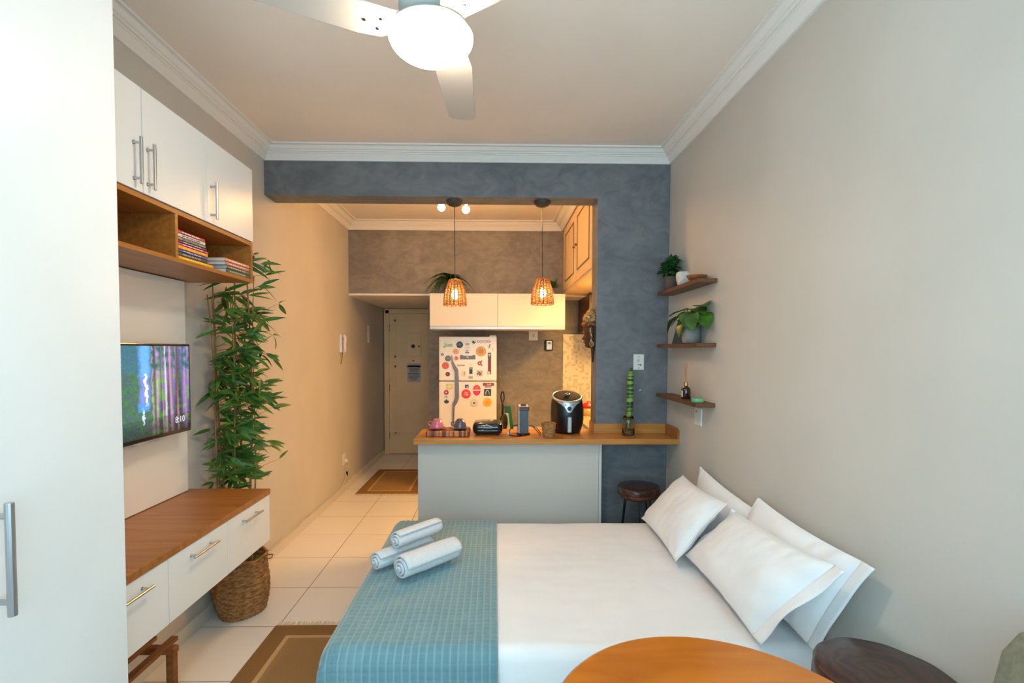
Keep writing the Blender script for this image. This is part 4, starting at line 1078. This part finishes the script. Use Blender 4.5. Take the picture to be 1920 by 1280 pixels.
MB().box((-.078, MY - .0055, 1.455), (-.042, MY - .0038, 1.502)).build('printed_top', cm((84, 76, 72)), t)
MB().cyl((-.060, MY - .0055, 1.478), (-.060, MY - .0064, 1.478), .012, 16).build('printed_ring', cm((170, 164, 156)), t)
MB().ball((-.07, MY - .004, 1.283), .018, .004, .016).build('cream_motif', cm((226, 206, 180)), t, smooth=True)
t = mrect(-.336, 1.276, .026, .030, (220, 210, 194), 'pale square magnet with a thin dark upright line')
MB().box((-.331, MY - .005, 1.258), (-.326, MY - .004, 1.298)).build('printed_line', cm((90, 50, 46)), t)
t = mrect(-.165, 1.281, .033, .033, (196, 190, 178), 'square magnet with a black mottled drawing')
rq = random.Random(8)
for k in range(26):
    x = -.165 + rq.uniform(-.026, .022); z = 1.281 + rq.uniform(-.026, .024)
    if k % 26 < 26 and k < 22: MB_ = None
q = MB()
for k in range(26):
    x = -.165 + rq.uniform(-.028, .018); z = 1.281 + rq.uniform(-.028, .018); q.box((x, MY - .0048 - .00001 * k, z), (x + rq.uniform(.006, .012), MY - .0038, z + rq.uniform(.005, .011)))
q.build('printed_drawing', cm((52, 46, 44)), t)
t = mrect(-.262, 1.234, .023, .012, (150, 150, 130), 'small grey green label magnet at the bottom of the freezer', name='label_magnet')
t = mrect(-.490, 1.138, .032, .029, (206, 196, 120), 'yellowish square magnet on the lower door')
MB().box((-.506, MY - .0052, 1.122), (-.474, MY - .004, 1.154)).build('printed_square', cm((222, 210, 138)), t)
t = mrect(-.304, 1.137, .020, .019, (52, 56, 120), 'dark blue square magnet above the bright red round one')
MB().ball((-.300, MY - .004, 1.130), .008, .0015, .009).build('printed_shape', cm((210, 210, 220)), t)
mdisc(-.312, 1.056, .050, (204, 40, 32), 'bright red round magnet with white lettering', inner=[(.046, (214, 44, 36))], txt=['SIX', 'TREY'], ts=.024)
t = thing('oval_magnet', (-.197, MY, 1.035), 'tall red and cream badge magnet split by a white band', 'magnet', G)
ov = [(-.197 + .042 * math.cos(2 * PI * k / 36), 1.096 + .058 * math.sin(2 * PI * k / 36)) for k in range(36)]
MB().prism(ov, lambda x, z: (x, MY, z), lambda x, z: (x, MY - .003, z)).build('badge', cm((196, 48, 52)), t)
MB().box((-.237, MY - .0045, 1.092), (-.157, MY - .003, 1.103)).build('white_band', cm((232, 222, 210)), t)
text('lettering', 'COCA', .016, (-.197, MY - .0045, 1.079), cm((232, 222, 210)), t, ext=.0003) if False else None
MB().cyl((-.197, MY - .003, 1.125), (-.197, MY - .0042, 1.125), .016, 20).build('printed_ring', cm((214, 96, 92)), t)
t = mrect(-.070, 1.160, .059, .016, (140, 36, 30), 'dark red rectangular wordmark magnet at the right of the lower door', name='word_magnet')
text('lettering', 'JeeR', .026, (-.062, MY - .005, 1.160), cm((236, 220, 210)), t)
t = mtext('BERLIM', -.072, 1.131, .022, (96, 76, 66), 'brown capital letter magnet under the dark red wordmark')
t = mrect(-.080, 1.073, .038, .037, (40, 38, 38), 'black square magnet with a white arch drawing')
MB().tube([(-.098, MY - .004, 1.050), (-.098, MY - .004, 1.082), (-.086, MY - .004, 1.095), (-.072, MY - .004, 1.090), (-.064, MY - .004, 1.072), (-.062, MY - .004, 1.052)], .004, 6).build('printed_arch', cm((226, 222, 214)), t)
mdisc(-.225, .958, .042, (150, 144, 134), 'white and grey ringed round magnet on the lower door', inner=[(.039, (222, 214, 200)), (.031, (130, 124, 116)), (.028, (222, 214, 200)), (.013, (86, 78, 72))])
mdisc(-.081, .965, .049, (222, 176, 30), 'yellow round magnet at the lower right of the fridge', inner=[(.036, (228, 168, 24)), (.024, (216, 150, 24))])
mdisc(-.526, 1.072, .026, (160, 40, 44), 'small dark red round magnet left of the fridge grip', inner=[(.010, (220, 190, 170))])
t = thing('mountain_magnet', (-.525, MY, .955), 'dark blue half round mountain magnet left of the fridge grip', 'magnet', G)
MB().prism([(-.552, .982), (-.535, .985), (-.525, 1.002), (-.512, .985), (-.496, .978), (-.500, .962), (-.515, .952), (-.535, .953), (-.548, .964)], lambda x, z: (x, MY, z), lambda x, z: (x, MY - .003, z)).build('mountain', cm((44, 48, 70)), t)
text('lettering', 'RIO', .022, (-.525, MY - .002, 1.022), cm((70, 70, 90)), t)

# ------------------------------------------------------------------ plants on the kitchen cabinet
zt = 2.111
fn = thing('potted_fern', (-.50, 5.30, zt), 'spreading fern in a pot on top of the white kitchen cabinet', 'potted plant')
MB().lathe([(.045, 0), (.048, .004), (.06, .10), (.062, .105), (.056, .105), (.0, .095)], (-.48, 5.34, zt), 28, cap1=False).build('pot', M['cement_pot'], fn, smooth=True)
ff = MB(); rf = random.Random(12)
for k in range(34):
    a = rf.uniform(PI * .55, PI * 2.45); ln_ = rf.uniform(.22, .34)
    el = rf.uniform(.5, 1.3); pts = []
    bx, by, bz = -.48, 5.34, zt + .10
    ok = True
    for i in range(13):
        s_ = i / 12
        rr = ln_ * s_ * math.cos(el * (1 - .55 * s_)); hh = ln_ * (math.sin(el) * s_ * 1.25 - 1.25 * s_ * s_ * .95)
        p = Vector((bx + rr * math.cos(a), by + rr * math.sin(a) * .75, bz + hh + .05))
        if p.z < zt + .012 and p.y > 5.115: p.z = zt + .012
        if p.y > YU - .02: p.y = YU - .02
        pts.append(p)
    ff.tube(pts, .0016, 5)
    for i in range(1, 13):
        d = (pts[i] - pts[i - 1]); 
        if d.length < 1e-4: continue
        d = d.normalized(); s2 = d.cross(Vector((0, 0, 1)))
        s2 = s2.normalized() if s2.length > 1e-4 else Vector((1, 0, 0))
        w2 = .042 * math.sin(PI * min(1, i / 13 + .12))
        for sg_ in (-1, 1):
            for off in (0, .5):
                q = pts[i - 1].lerp(pts[i], off)
                e = q + (s2 * sg_ + d * .5) * w2
                if e.y < YU - .01: ff.leaf(q, s2 * sg_ + d * .5 + Vector((0, 0, .12)), (0, 0, 1), w2 + .006, .012, .2, .1, 3)
ff.build('fronds', M['leafd'], fn, recalc=False)
sp3 = thing('potted_grass', (.60, 5.33, zt), 'small tufted green plant in a grey pot at the right end of the kitchen cabinet', 'potted plant')
MB().lathe([(.036, 0), (.04, .004), (.046, .075), (.042, .075), (.0, .07)], (.60, 5.33, zt), 28, cap1=False).build('pot', M['cement_pot'], sp3, smooth=True)
gg = MB()
for k in range(170):
    a = rf.uniform(0, 2 * PI); el = rf.uniform(.2, 1.4); d = Vector((math.cos(a) * math.cos(el), math.sin(a) * math.cos(el), math.sin(el)))
    b0 = Vector((.60 + .02 * math.cos(a), 5.33 + .02 * math.sin(a), zt + .08)) + d * rf.uniform(0, .05)
    gg.leaf(b0, d + Vector((rf.uniform(-.3, .3), rf.uniform(-.3, .3), .2)), (0, 0, 1), rf.uniform(.04, .075), .010, .3, .2, 3)
gg.build('foliage', M['leafd'], sp3, recalc=False)

# ------------------------------------------------------------------ pendants
pdt = thing('pendant_lamp', (-.300, 3.655, 1.85), 'left woven rattan pendant lamp hanging from the beam', 'pendant lamp', 'rattan pendants over the bar')
zb = 1.85
MB().lathe([(.0, 0), (.020, .002), (.045, .012), (.060, .028), (.063, .040), (.063, .0425), (0, .0425)], (-.300, 3.655, ZBEAM - .043), 32, cap0=False, cap1=False).build('ceiling_rose', base_mat('rose_dark', (58, 54, 50), .5), pdt, smooth=True)
MB().cyl((-.300, 3.655, ZBEAM - .042), (-.295, 3.655, zb + .195), .0024, 8).build('cord', M['black'], pdt)
def pr(t):  # radius of the shade, t 0 bottom .. 1 top
    return .081 - .002 * t - .040 * max(0, t) ** 2.4
sh_ = MB()
for i in range(18):
    t = i / 17
    sh_.tube([(-.295 + (pr(t)) * math.cos(2 * PI * k / 36), 3.655 + pr(t) * math.sin(2 * PI * k / 36), zb + .004 + .186 * t + .0012 * math.sin(9 * PI * k / 18 + i)) for k in range(37)], .0031, 5, False)
for k in range(16):
    a = 2 * PI * k / 16
    sh_.tube([(-.295 + (pr(t) + .001) * math.cos(a), 3.655 + (pr(t) + .001) * math.sin(a), zb + .004 + .186 * t) for t in [j / 8 for j in range(9)]], .0048, 6)
sh_.lathe([(.041, 0), (.03, .008), (.012, .012), (.0, .012)], (-.295, 3.655, zb + .188), 24, cap0=False, cap1=False)
sh_.build('lamp_shade', M['rattan'], pdt, smooth=True)
sk = MB().cyl((-.295, 3.655, zb + .13), (-.295, 3.655, zb + .19), .015, 16).build('socket', M['black'], pdt)
MB().ball((-.295, 3.655, zb + .085), .026, .026, .036, 12, 8).build('bulb', emit_mat('pendant_bulb', WARM2, PEND_E), pdt, smooth=True)
dup(pdt, (.343, 3.655, 1.862), 'right woven rattan pendant lamp hanging from the beam')
# shorten the cord of the second: rose and cord stay under the beam
for o in bpy.data.objects:
    if o.parent and o.parent.name.startswith('pendant_lamp.') and o.name.startswith('ceiling_rose'): o.location.z -= .012
    if o.parent and o.parent.name.startswith('pendant_lamp.') and o.name.startswith('cord'): o.location.z -= .010

# kitchen ceiling spots
ks = thing('ceiling_spotlight', (-.345, 4.22, 2.87), 'ceiling fitting with three glowing warm spot bulbs in the kitchen', 'ceiling light')
MB().lathe([(0, 0), (.05, .0), (.06, .02), (.06, .03), (0, .03)], (-.345, 4.22, ZC - .0305), 28, cap0=False, cap1=False).build('canopy', M['chrome'], ks, smooth=True)
MB().cyl((-.345, 4.22, 2.77), (-.345, 4.22, ZC - .03), .009, 12).build('stem', M['chrome'], ks)
SB = emit_mat('spot_bulb', WARM, SPOT_E)
for (bx, by, bz) in ((-.457, 4.24, 2.735), (-.252, 4.27, 2.725), (-.245, 4.16, 2.765)):
    MB().tube([(-.345, 4.22, 2.80), ((bx - .345) / 2, (by + 4.22) / 2, (2.80 + bz) / 2 + .03), (bx, by, bz + .045)], .005, 8).build('arm', M['chrome'], ks, smooth=True)
    hd = MB().lathe([(.016, .0), (.016, .03), (.0, .034)], (bx, by, bz + .022), 18, cap0=False, cap1=False).build('lamp_head', M['chrome'], ks, smooth=True)
    MB().ball((bx, by, bz), .032, nu=10, nv=8).build('bulb', SB, hd, smooth=True)

# ------------------------------------------------------------------ ceiling fan
FX, FY, FZ = -.202, 1.58, 2.53
fan = thing('ceiling_fan', (FX, FY, 2.42), 'white three blade ceiling fan with a glowing round lamp', 'ceiling fan')
MW = base_mat('fan_white', (186, 179, 170), .5)
MB().lathe([(.0, 0), (.055, 0), (.06, .03), (.05, .06), (0, .06)], (FX, FY, ZC - .061), 28, cap0=False, cap1=False).build('canopy', MW, fan, smooth=True)
MB().cyl((FX, FY, 2.64), (FX, FY, ZC - .06), .013, 14).build('downrod', MW, fan)
MB().lathe([(.0, 0), (.075, 0), (.095, .012), (.10, .04), (.095, .07), (.06, .095), (.02, .11), (0, .11)], (FX, FY, 2.545), 36, cap0=False, cap1=False).build('motor_housing', MW, fan, smooth=True)
for k, az in enumerate((math.radians(89), math.radians(206), math.radians(-34))):
    ca, sa = math.cos(az), math.sin(az)
    def P(r, s, dz=0):
        s = s - .048 * min(1, max(0, (r - .06) / .08))
        return (FX + ca * r - sa * s, FY + sa * r + ca * s, FZ + dz + s * .06)
    out = [(.09, -.045), (.13, -.062), (.20, -.068), (.585, -.056), (.60, -.045), (.606, 0), (.60, .045), (.585, .056), (.20, .068), (.13, .062), (.09, .045)]
    b = MB().prism(out, lambda r, s: P(r, s, -.003), lambda r, s: P(r, s, .003)).build('blade', MW, fan, bevel=.0015)
    q = MB()
    for (r, s) in ((.150, -.022), (.150, .022), (.195, 0)): 
        p = Vector(P(r, s, -.003)); q.cyl(p, p - Vector((0, 0, .003)), .0048, 10)
    q.build('screws', M['black'], b)
    MB().prism([(.05, -.02), (.2, -.012), (.2, .012), (.05, .02)], lambda r, s: P(r, s, .0035), lambda r, s: P(r, s, .008)).build('blade_arm', MW, b)
MB().lathe([(0, 0), (.118, 0), (.124, .005), (.120, .014), (.08, .020), (0, .020)], (FX, FY, 2.505), 40, cap0=False, cap1=False).build('lamp_ring', MW, fan, smooth=True)
gl = [(.115, .005), (.126, .003)]
for i in range(11):
    t = PI / 2 * i / 10
    gl.append((.131 * math.cos(t) + .0005, -.070 * math.sin(t)))
MB().lathe(gl, (FX, FY, 2.500), 40, cap0=True, cap1=True).build('glass_globe', emit_mat('globe_light', GLOBE_COL, GLOBE_E), fan, smooth=True)

# ------------------------------------------------------------------ bed
bed = thing('bed', (.31, 2.41, 0), 'low double bed with smooth white sheet against the right wall', 'bed')
bx0, bx1, by0, by1, bz = -.60, XR - .004, 1.735, 3.085, .45
shell2 = MB()
def bed_surface(x0, x1, y0, y1, z0, z1, r, nx=150, ny=110, wr=.0035):
    vs = []; fs = []
    # top patch with rounded edges, sides straight down
    side = 6
    us = [(-1, k) for k in range(side, 0, -1)] + [(0, i) for i in range(nx + 1)] + [(1, k) for k in range(1, side + 1)]
    ws_ = [(-1, k) for k in range(side, 0, -1)] + [(0, i) for i in range(ny + 1)] + [(1, k) for k in range(1, side + 1)]
    def m1(u, n, a, b):
        if u[0] == 0: return a + r + (b - a - 2 * r) * u[1] / n, 0
        t = u[1] / side
        if t <= .5:
            an = t / .5 * PI / 2
            d = r * math.sin(an); dz = r * (1 - math.cos(an))
        else:
            d = r; dz = r + (z1 - r - z0) * (t - .5) / .5
        return ((a + r - d) if u[0] < 0 else (b - r + d)), dz
    for v in ws_:
        y, dzy = m1(v, ny, y0, y1)
        for u in us:
            x, dzx = m1(u, nx, x0, x1)
            n1 = mnoise.noise(Vector((x * 3.0, y * 7.0, 0))) + .5 * mnoise.noise(Vector((x * 6, y * 17, 4))) + .35 * abs(mnoise.noise(Vector((x * 2.2 + y * 3, y * 9 - x * 4, 8))))
            z = z1 - max(dzx, dzy) + n1 * wr
            vs.append((x, y, max(z, z0)))
    W = len(us)
    for j in range(len(ws_) - 1):
        for i in range(W - 1): fs.append((j * W + i, j * W + i + 1, (j + 1) * W + i + 1, (j + 1) * W + i))
    return vs, fs
vs, fs = bed_surface(bx0, bx1, by0, by1, .16, bz, .045)
MB().add(vs, fs).build('fitted_sheet', M['cotton'], bed, smooth=True)
MB().box((bx0 + .02, by0 + .02, .06), (bx1 - .02, by1 - .02, .17)).build('bed_base', base_mat('bed_base', (222, 222, 220), .8), bed, bevel=.01)
for x in (bx0 + .17, bx1 - .1):
    for y in (by0 + .08, by1 - .08): MB().cyl((x, y, 0), (x, y, .065), .025).build('leg', M['black'], bed)

# throw blanket with a waffle of raised squares, hanging over the near side
CELL = .0282; SUBD = 5; st_ = CELL / SUBD
def path_x(s):    # s from the right edge going left, then down the foot end
    top = .012 + .625
    if s < top - .04: return .012 - s, 0
    q = s - (top - .04)
    if q < .07: 
        an = q / .07 * PI / 2; return -.573 - .045 * math.sin(an), -.045 * (1 - math.cos(an))
    return -.618, -.045 - (q - .07)
def path_y(s):    # s from the far side to the near side
    if s < .10: return by1 + .012, -.05 - (.10 - s)
    if s < .18: an = (s - .10) / .08 * PI / 2; return by1 + .012 - .05 * (1 - math.cos(an)), -.05 + .05 * math.sin(an)
    q = s - .18; fl = (by1 + .012 - .05) - (by0 - .012 + .06)
    if q < fl: return by1 + .012 - .05 - q, 0
    q -= fl
    if q < .094: an = q / .094 * PI / 2; return by0 - .012 + .06 - .06 * math.sin(an), -.06 * (1 - math.cos(an))
    return by0 - .012, -.06 - (q - .094)
nsx = int(.90 / st_); nsy = int(1.86 / st_)
vs = []; cs = []; fs = []
ca_, cb2 = Vector(lin((90, 130, 140))), Vector(lin((158, 190, 190)))
for j in range(nsy + 1):
    sy2 = j * st_; y, dzy = path_y(sy2)
    for i in range(nsx + 1):
        sxx = i * st_; x, dzx = path_x(sxx)
        px2 = abs(math.sin(PI * sxx / CELL)); py2 = abs(math.sin(PI * sy2 / CELL))
        hgt = .0045 * min(1, (px2 * 1.5) ** .8) * (.62 + .38 * min(1, (py2 * 1.6) ** .8))
        big = .0065 * mnoise.noise(Vector((x * 5, y * 4, 2))) + .003 * mnoise.noise(Vector((x * 14, y * 6, 5)))
        drop = dzx + dzy
        nx_ = -1 if dzx < -.02 else 0; ny_ = (-1 if dzy < -.03 and y < 2 else (1 if dzy < -.03 else 0))
        hang = max(0, -drop - .05)
        wob = .012 * math.sin(x * 26 + 1) * min(1, hang * 3) if ny_ else 0
        z = bz + .009 + drop + (hgt + big if not (nx_ or ny_) else hgt * .2)
        vs.append((x + nx_ * (hgt + .002), y + ny_ * (hgt + .004) + (-abs(wob) if ny_ < 0 else 0), max(z, .03)))
        k = max(0, 1 - px2 * 2.6); k2 = max(0, 1 - py2 * 3.2) * .22
        f = min(1, max(k, k2)); nn_ = .5 + .5 * mnoise.noise(Vector((x * 40, y * 40, 1)))
        cs.append(tuple(ca_.lerp(cb2, f * .52 + .34 * nn_ * (1 - f) * (.5 + .9 * abs(mnoise.noise(Vector((x * 9, y * 7, 3))))))))
W = nsx + 1
for j in range(nsy):
    for i in range(nsx): fs.append((j * W + i, j * W + i + 1, (j + 1) * W + i + 1, (j + 1) * W + i))
bkt = MB().add(vs, fs).build('throw_blanket', attr_mat('blanket_plush', .85, sheen=.5, bump=.35), smooth=True, colors=cs, solid=.004)
tag(bkt, 'pale teal waffle textured blanket folded across the foot of the bed', 'blanket')

# pillows
def pillow(D, C, B, A, th, label, flange=.045, seed=1, dent=0.0):
    """D far-low, C near-low, B near-high, A far-high corners"""
    D, C, B, A = map(Vector, (D, C, B, A))
    cen = (A + B + C + D) / 4
    nrm = (C - D).cross(A - D).normalized()
    if nrm.x > 0: nrm = -nrm
    o = thing('pillow', (cen.x, cen.y, .46), label, 'pillow', 'white pillows at the head of the bed')
    rr = Vector((seed * 3.1, seed * 1.7, 0))
    NU, NV = 48, 36
    def bil(u, v):   # u 0 far..1 near, v 0 low..1 high
        return D * (1 - u) * (1 - v) + C * u * (1 - v) + B * u * v + A * (1 - u) * v
    def pt(i, j, s):
        u = i / NU; v = j / NV; U = 2 * u - 1; V = 2 * v - 1
        Un = U * (1 - .045 * (1 - V * V)); Vn = V * (1 - .075 * (1 - U * U))
        p = bil((Un + 1) / 2, (Vn + 1) / 2)
        k = max(0, (1 - U ** 4) * (1 - V ** 4)) ** .55 * (1 - .25 * (U * U + V * V) / 2)
        edge = 1 - min(1, k * 1.2)
        wr_ = .010 * mnoise.noise(rr + Vector((u * 3, v * 4, s))) + .008 * mnoise.noise(rr + Vector((u * 15, v * 6, s * 3))) * (edge + .25) * 1.4
        crease = .005 * math.sin(22 * u + 5 * v + seed) * max(0, edge - .25) * (0 if k < .02 else 1)
        return p + nrm * s * (th * k + (wr_ + crease) * min(1, k * 3)) + nrm * dent * (u * u) * -1
    vs = []; fs = []
    for s in (1, -1):
        o0 = len(vs)
        for j in range(NV + 1):
            for i in range(NU + 1): vs.append(pt(i, j, s))
        for j in range(NV):
            for i in range(NU):
                a = o0 + j * (NU + 1) + i; f = (a, a + 1, a + NU + 2, a + NU + 1); fs.append(f if s > 0 else f[::-1])
    pob = MB().add(vs, fs)
    bo = pob.build('cushion', M['cotton'], o, smooth=True)
    # hem strips along both short ends, wavy
    for (uu, sg2, wdh_) in ((1, 1, flange), (0, -1, flange * .35)):
        hm = MB(); rows = []
        for q in range(5):
            row = []
            for j in range(NV + 1):
                v = j / NV; V = 2 * v - 1
                Un = (2 * uu - 1) * (1 - .045 * (1 - V * V)); p = bil((Un + 1) / 2, (V * 1.0 + 1) / 2)
                dirn = ((C - D) * sg2).normalized()
                t = q / 4
                row.append(p + dirn * (wdh_ * t - .006) + nrm * (.006 * math.sin(3 * v * PI + seed * 2) * t + .004 * math.sin(9 * v + seed) * t + .004 * t))
            rows.append(row)
        hm.ring_surface(rows, False)
        hm.build('hem', M['cotton'], o, smooth=True, solid=.003)
    return o
pillow((1.155, 2.92, .475), (1.155, 2.27, .475), (1.195, 2.20, .80), (1.195, 2.82, .855), .05, 'far white pillow standing against the wall, partly hidden', .05, 2)
pillow((1.130, 2.43, .475), (1.125, 1.72, .475), (1.195, 1.56, .845), (1.190, 2.175, .865), .05, 'white pillow leaning on the wall behind the nearest pillow', .06, 3)
pillow((.915, 3.02, .485), (.895, 2.40, .485), (1.055, 2.22, .835), (1.095, 2.84, .805), .062, 'front white pillow farthest from the viewer, near the stool', .02, 4)
pillow((.968, 2.46, .49), (.945, 1.76, .485), (1.085, 1.53, .845), (1.110, 2.24, .79), .066, 'nearest white pillow in front, with a wide hem', .06, 5)

# towels: rolled ribbons
def towel(a, b, r, label, turns=4.2, seed=0):
    a = Vector(a); b = Vector(b); ax = (b - a).normalized(); ln_ = (b - a).length
    s1 = Vector((0, 0, 1)).cross(ax).normalized(); s2 = ax.cross(s1)
    NS, NA = 100, 16
    th = r / (turns + 1.2) * .62
    rows = []
    def cs_pt(k, side_):
        t = k / NS; an = 2 * PI * turns * t + seed; rad = r * (.12 + .88 * t) - th * .5
        return an, rad + side_ * th * .5
    loop = [(k, 1) for k in range(NS + 1)] + [(k, -1) for k in range(NS, -1, -1)]
    for i in range(NA + 1):
        t = i / NA; base = a + ax * ln_ * t; row = []
        for k, sd in loop:
            an, rad = cs_pt(k, sd)
            rad *= 1 + .035 * mnoise.noise(Vector((math.cos(an) * 1.5, math.sin(an) * 1.5, t * 5 + seed)))
            tele = (.020 * (1 - k / NS)) * (-1 if t < .5 else 1) * abs(2 * t - 1) ** 8
            fl = .93
            edge = 1 - .05 * abs(2 * t - 1) ** 6
            row.append(base + ax * tele + (s1 * math.cos(an) * rad + s2 * math.sin(an) * rad * fl) * edge)
        rows.append(row)
    m = MB().ring_surface(rows, True)
    n2 = len(loop)
    for base_i in (0, NA * n2):
        for k in range(NS): m.f.append((base_i + k, base_i + k + 1, base_i + n2 - 2 - k, base_i + n2 - 1 - k))
    return tag(m.build('rolled_towel', M['terry'], smooth=True), label, 'towel', 'rolled white towels on the blanket')
zb_ = bz + .018
towel((-.428, 2.235, zb_ + .065), (-.200, 2.465, zb_ + .065), .065, 'large rolled white towel in front, nearest the middle of the bed', 3.4, .5)
towel((-.565, 2.335, zb_ + .052), (-.345, 2.57, zb_ + .052), .051, 'rolled white towel at the left, its spiral end facing out', 3.1, 2.0)
towel((-.478, 2.375, zb_ + .137), (-.300, 2.585, zb_ + .137), .047, 'small rolled white towel resting on top of the other two', 3.0, 2.4)

# ------------------------------------------------------------------ stools, table, chair
def stool(x, y, z, label, r=.165, seed=0):
    s = thing('log_stool', (x, y, 0), label, 'stool', 'dark log slab stools')
    m = base_mat('dark_slab', (52, 26, 22), .38, coat=.2)
    b = m.node_tree.nodes['Principled BSDF']
    v = coords(m); wv = N(m, 'ShaderNodeTexWave'); wv.wave_type = 'RINGS'; wv.rings_direction = 'Z'; wv.inputs['Scale'].default_value = 9; wv.inputs['Distortion'].default_value = 11; wv.inputs['Detail'].default_value = 3; wv.inputs['Detail Scale'].default_value = 1.5
    L(m, v, wv.inputs['Vector']); r_ = N(m, 'ShaderNodeValToRGB'); r_.color_ramp.elements[0].color = (*lin((44, 24, 20)), 1); r_.color_ramp.elements[1].color = (*lin((70, 38, 28)), 1)
    L(m, wv.outputs['Fac'], r_.inputs['Fac']); L(m, r_.outputs['Color'], b.inputs['Base Color'])
    def org(rr, zz, a, i): return rr * (1 + .05 * math.sin(2 * a + seed) + .035 * math.sin(3 * a + 1.3 + seed) + .012 * math.sin(9 * a))
    MB().lathe([(r * .5, z - .074), (r * .80, z - .074), (r * .93, z - .064), (r * 1.0, z - .036), (r * 1.0, z - .016), (r * .97, z - .004), (r * .93, z), (r * .5, z + .0005), (.001, z + .0005)], (x, y, 0), 64, org, True, True).build('seat', m, s, smooth=True)
    lr = noise_mat('bark_edge', (96, 52, 24), (58, 32, 18), nscale=22, rough=.7, bump=.5)
    MB().lathe([(r * .81, z - .0738), (r * .94, z - .062), (r * 1.006, z - .040)], (x, y, 0), 64, org, False, False).build('bark_edge', lr, s, smooth=True, solid=.002)
    for k in range(3):
        a = 2 * PI * k / 3 + .5
        t0 = (x + .085 * math.cos(a), y + .085 * math.sin(a), z - .072); t1 = (x + .14 * math.cos(a), y + .14 * math.sin(a), .004)
        for d in (-.02, .02):
            p0 = (t0[0] - d * math.sin(a), t0[1] + d * math.cos(a), t0[2])
            MB().cyl(p0, t1, .0045, 8).build('leg', M['black'], s)
    return s
stool(.955, 3.243, .632, 'dark log slab stool under the bar beside the far pillow', .142, 0)
stool(1.045, 1.285, .672, 'dark log slab stool at the lower right, between table and wall', .160, 2.2)

tb = thing('round_table', (.475, .965, 0), 'orange brown polished wooden table with organic round top at the bottom', 'table')
def torg(rr, zz, a, i): return rr * (1 + .025 * math.sin(2 * a + .4) + .012 * math.sin(3 * a + 2))
MB().lathe([(.1, .712), (.345, .712), (.366, .718), (.372, .727), (.370, .737), (.362, .742), (.2, .7425), (.001, .7425)], (.475, .965, 0), 96, torg, True, True).build('top', M['table'], tb, smooth=False, bevel=.001)
for k in range(3):
    a = 2 * PI * k / 3 + .9
    MB().tube([(.475 + .12 * math.cos(a), .965 + .12 * math.sin(a), .712), (.475 + .20 * math.cos(a), .965 + .20 * math.sin(a), .0)], .026, 14, True, .016).build('leg', M['table'], tb, smooth=True)

ch = thing('upholstered_chair', (.89, .80, 0), 'olive beige upholstered chair back at the right edge', 'chair')
chm = noise_mat('olive_fabric', (128, 122, 98), (112, 106, 84), nscale=60, rough=.9, bump=.3, sheen=.2)
bkm = MB(); rings = []
for i in range(9):
    t = i / 8; z = .50 + .43 * t; xc = 1.035 + .095 * t; hw = .215 - .006 * max(0, t - .8) * 20 * .1; dth = .022
    if i == 8: hw -= .02; dth = .014
    rings.append([(xc + px2, .825 + py2, z) for px2, py2 in rrect(dth, hw, dth * .9, 4)])
bkm.ring_surface(rings, True, True, True).build('backrest', chm, ch, smooth=True, bevel=.006)
shell((.86, .825, .42), [(.20, .205, 0), (.215, .22, .012), (.218, .222, .05), (.205, .21, .07), (.12, .12, .076)], .25).build('seat', chm, ch, smooth=True)
lgm = base_mat('chair_leg', (70, 46, 30), .5)
for dx in (-.17, .17):
    for dy in (-.17, .17): MB().cyl((.86 + dx, .825 + dy, .425), (.86 + dx * 1.1, .825 + dy * 1.1, 0), .017, 12, .011).build('leg', lgm, ch)
for dy in (-.16, .16): MB().tube([(1.03, .825 + dy, .44), (1.045, .825 + dy, .52)], .014, 8).build('back_support', lgm, ch)
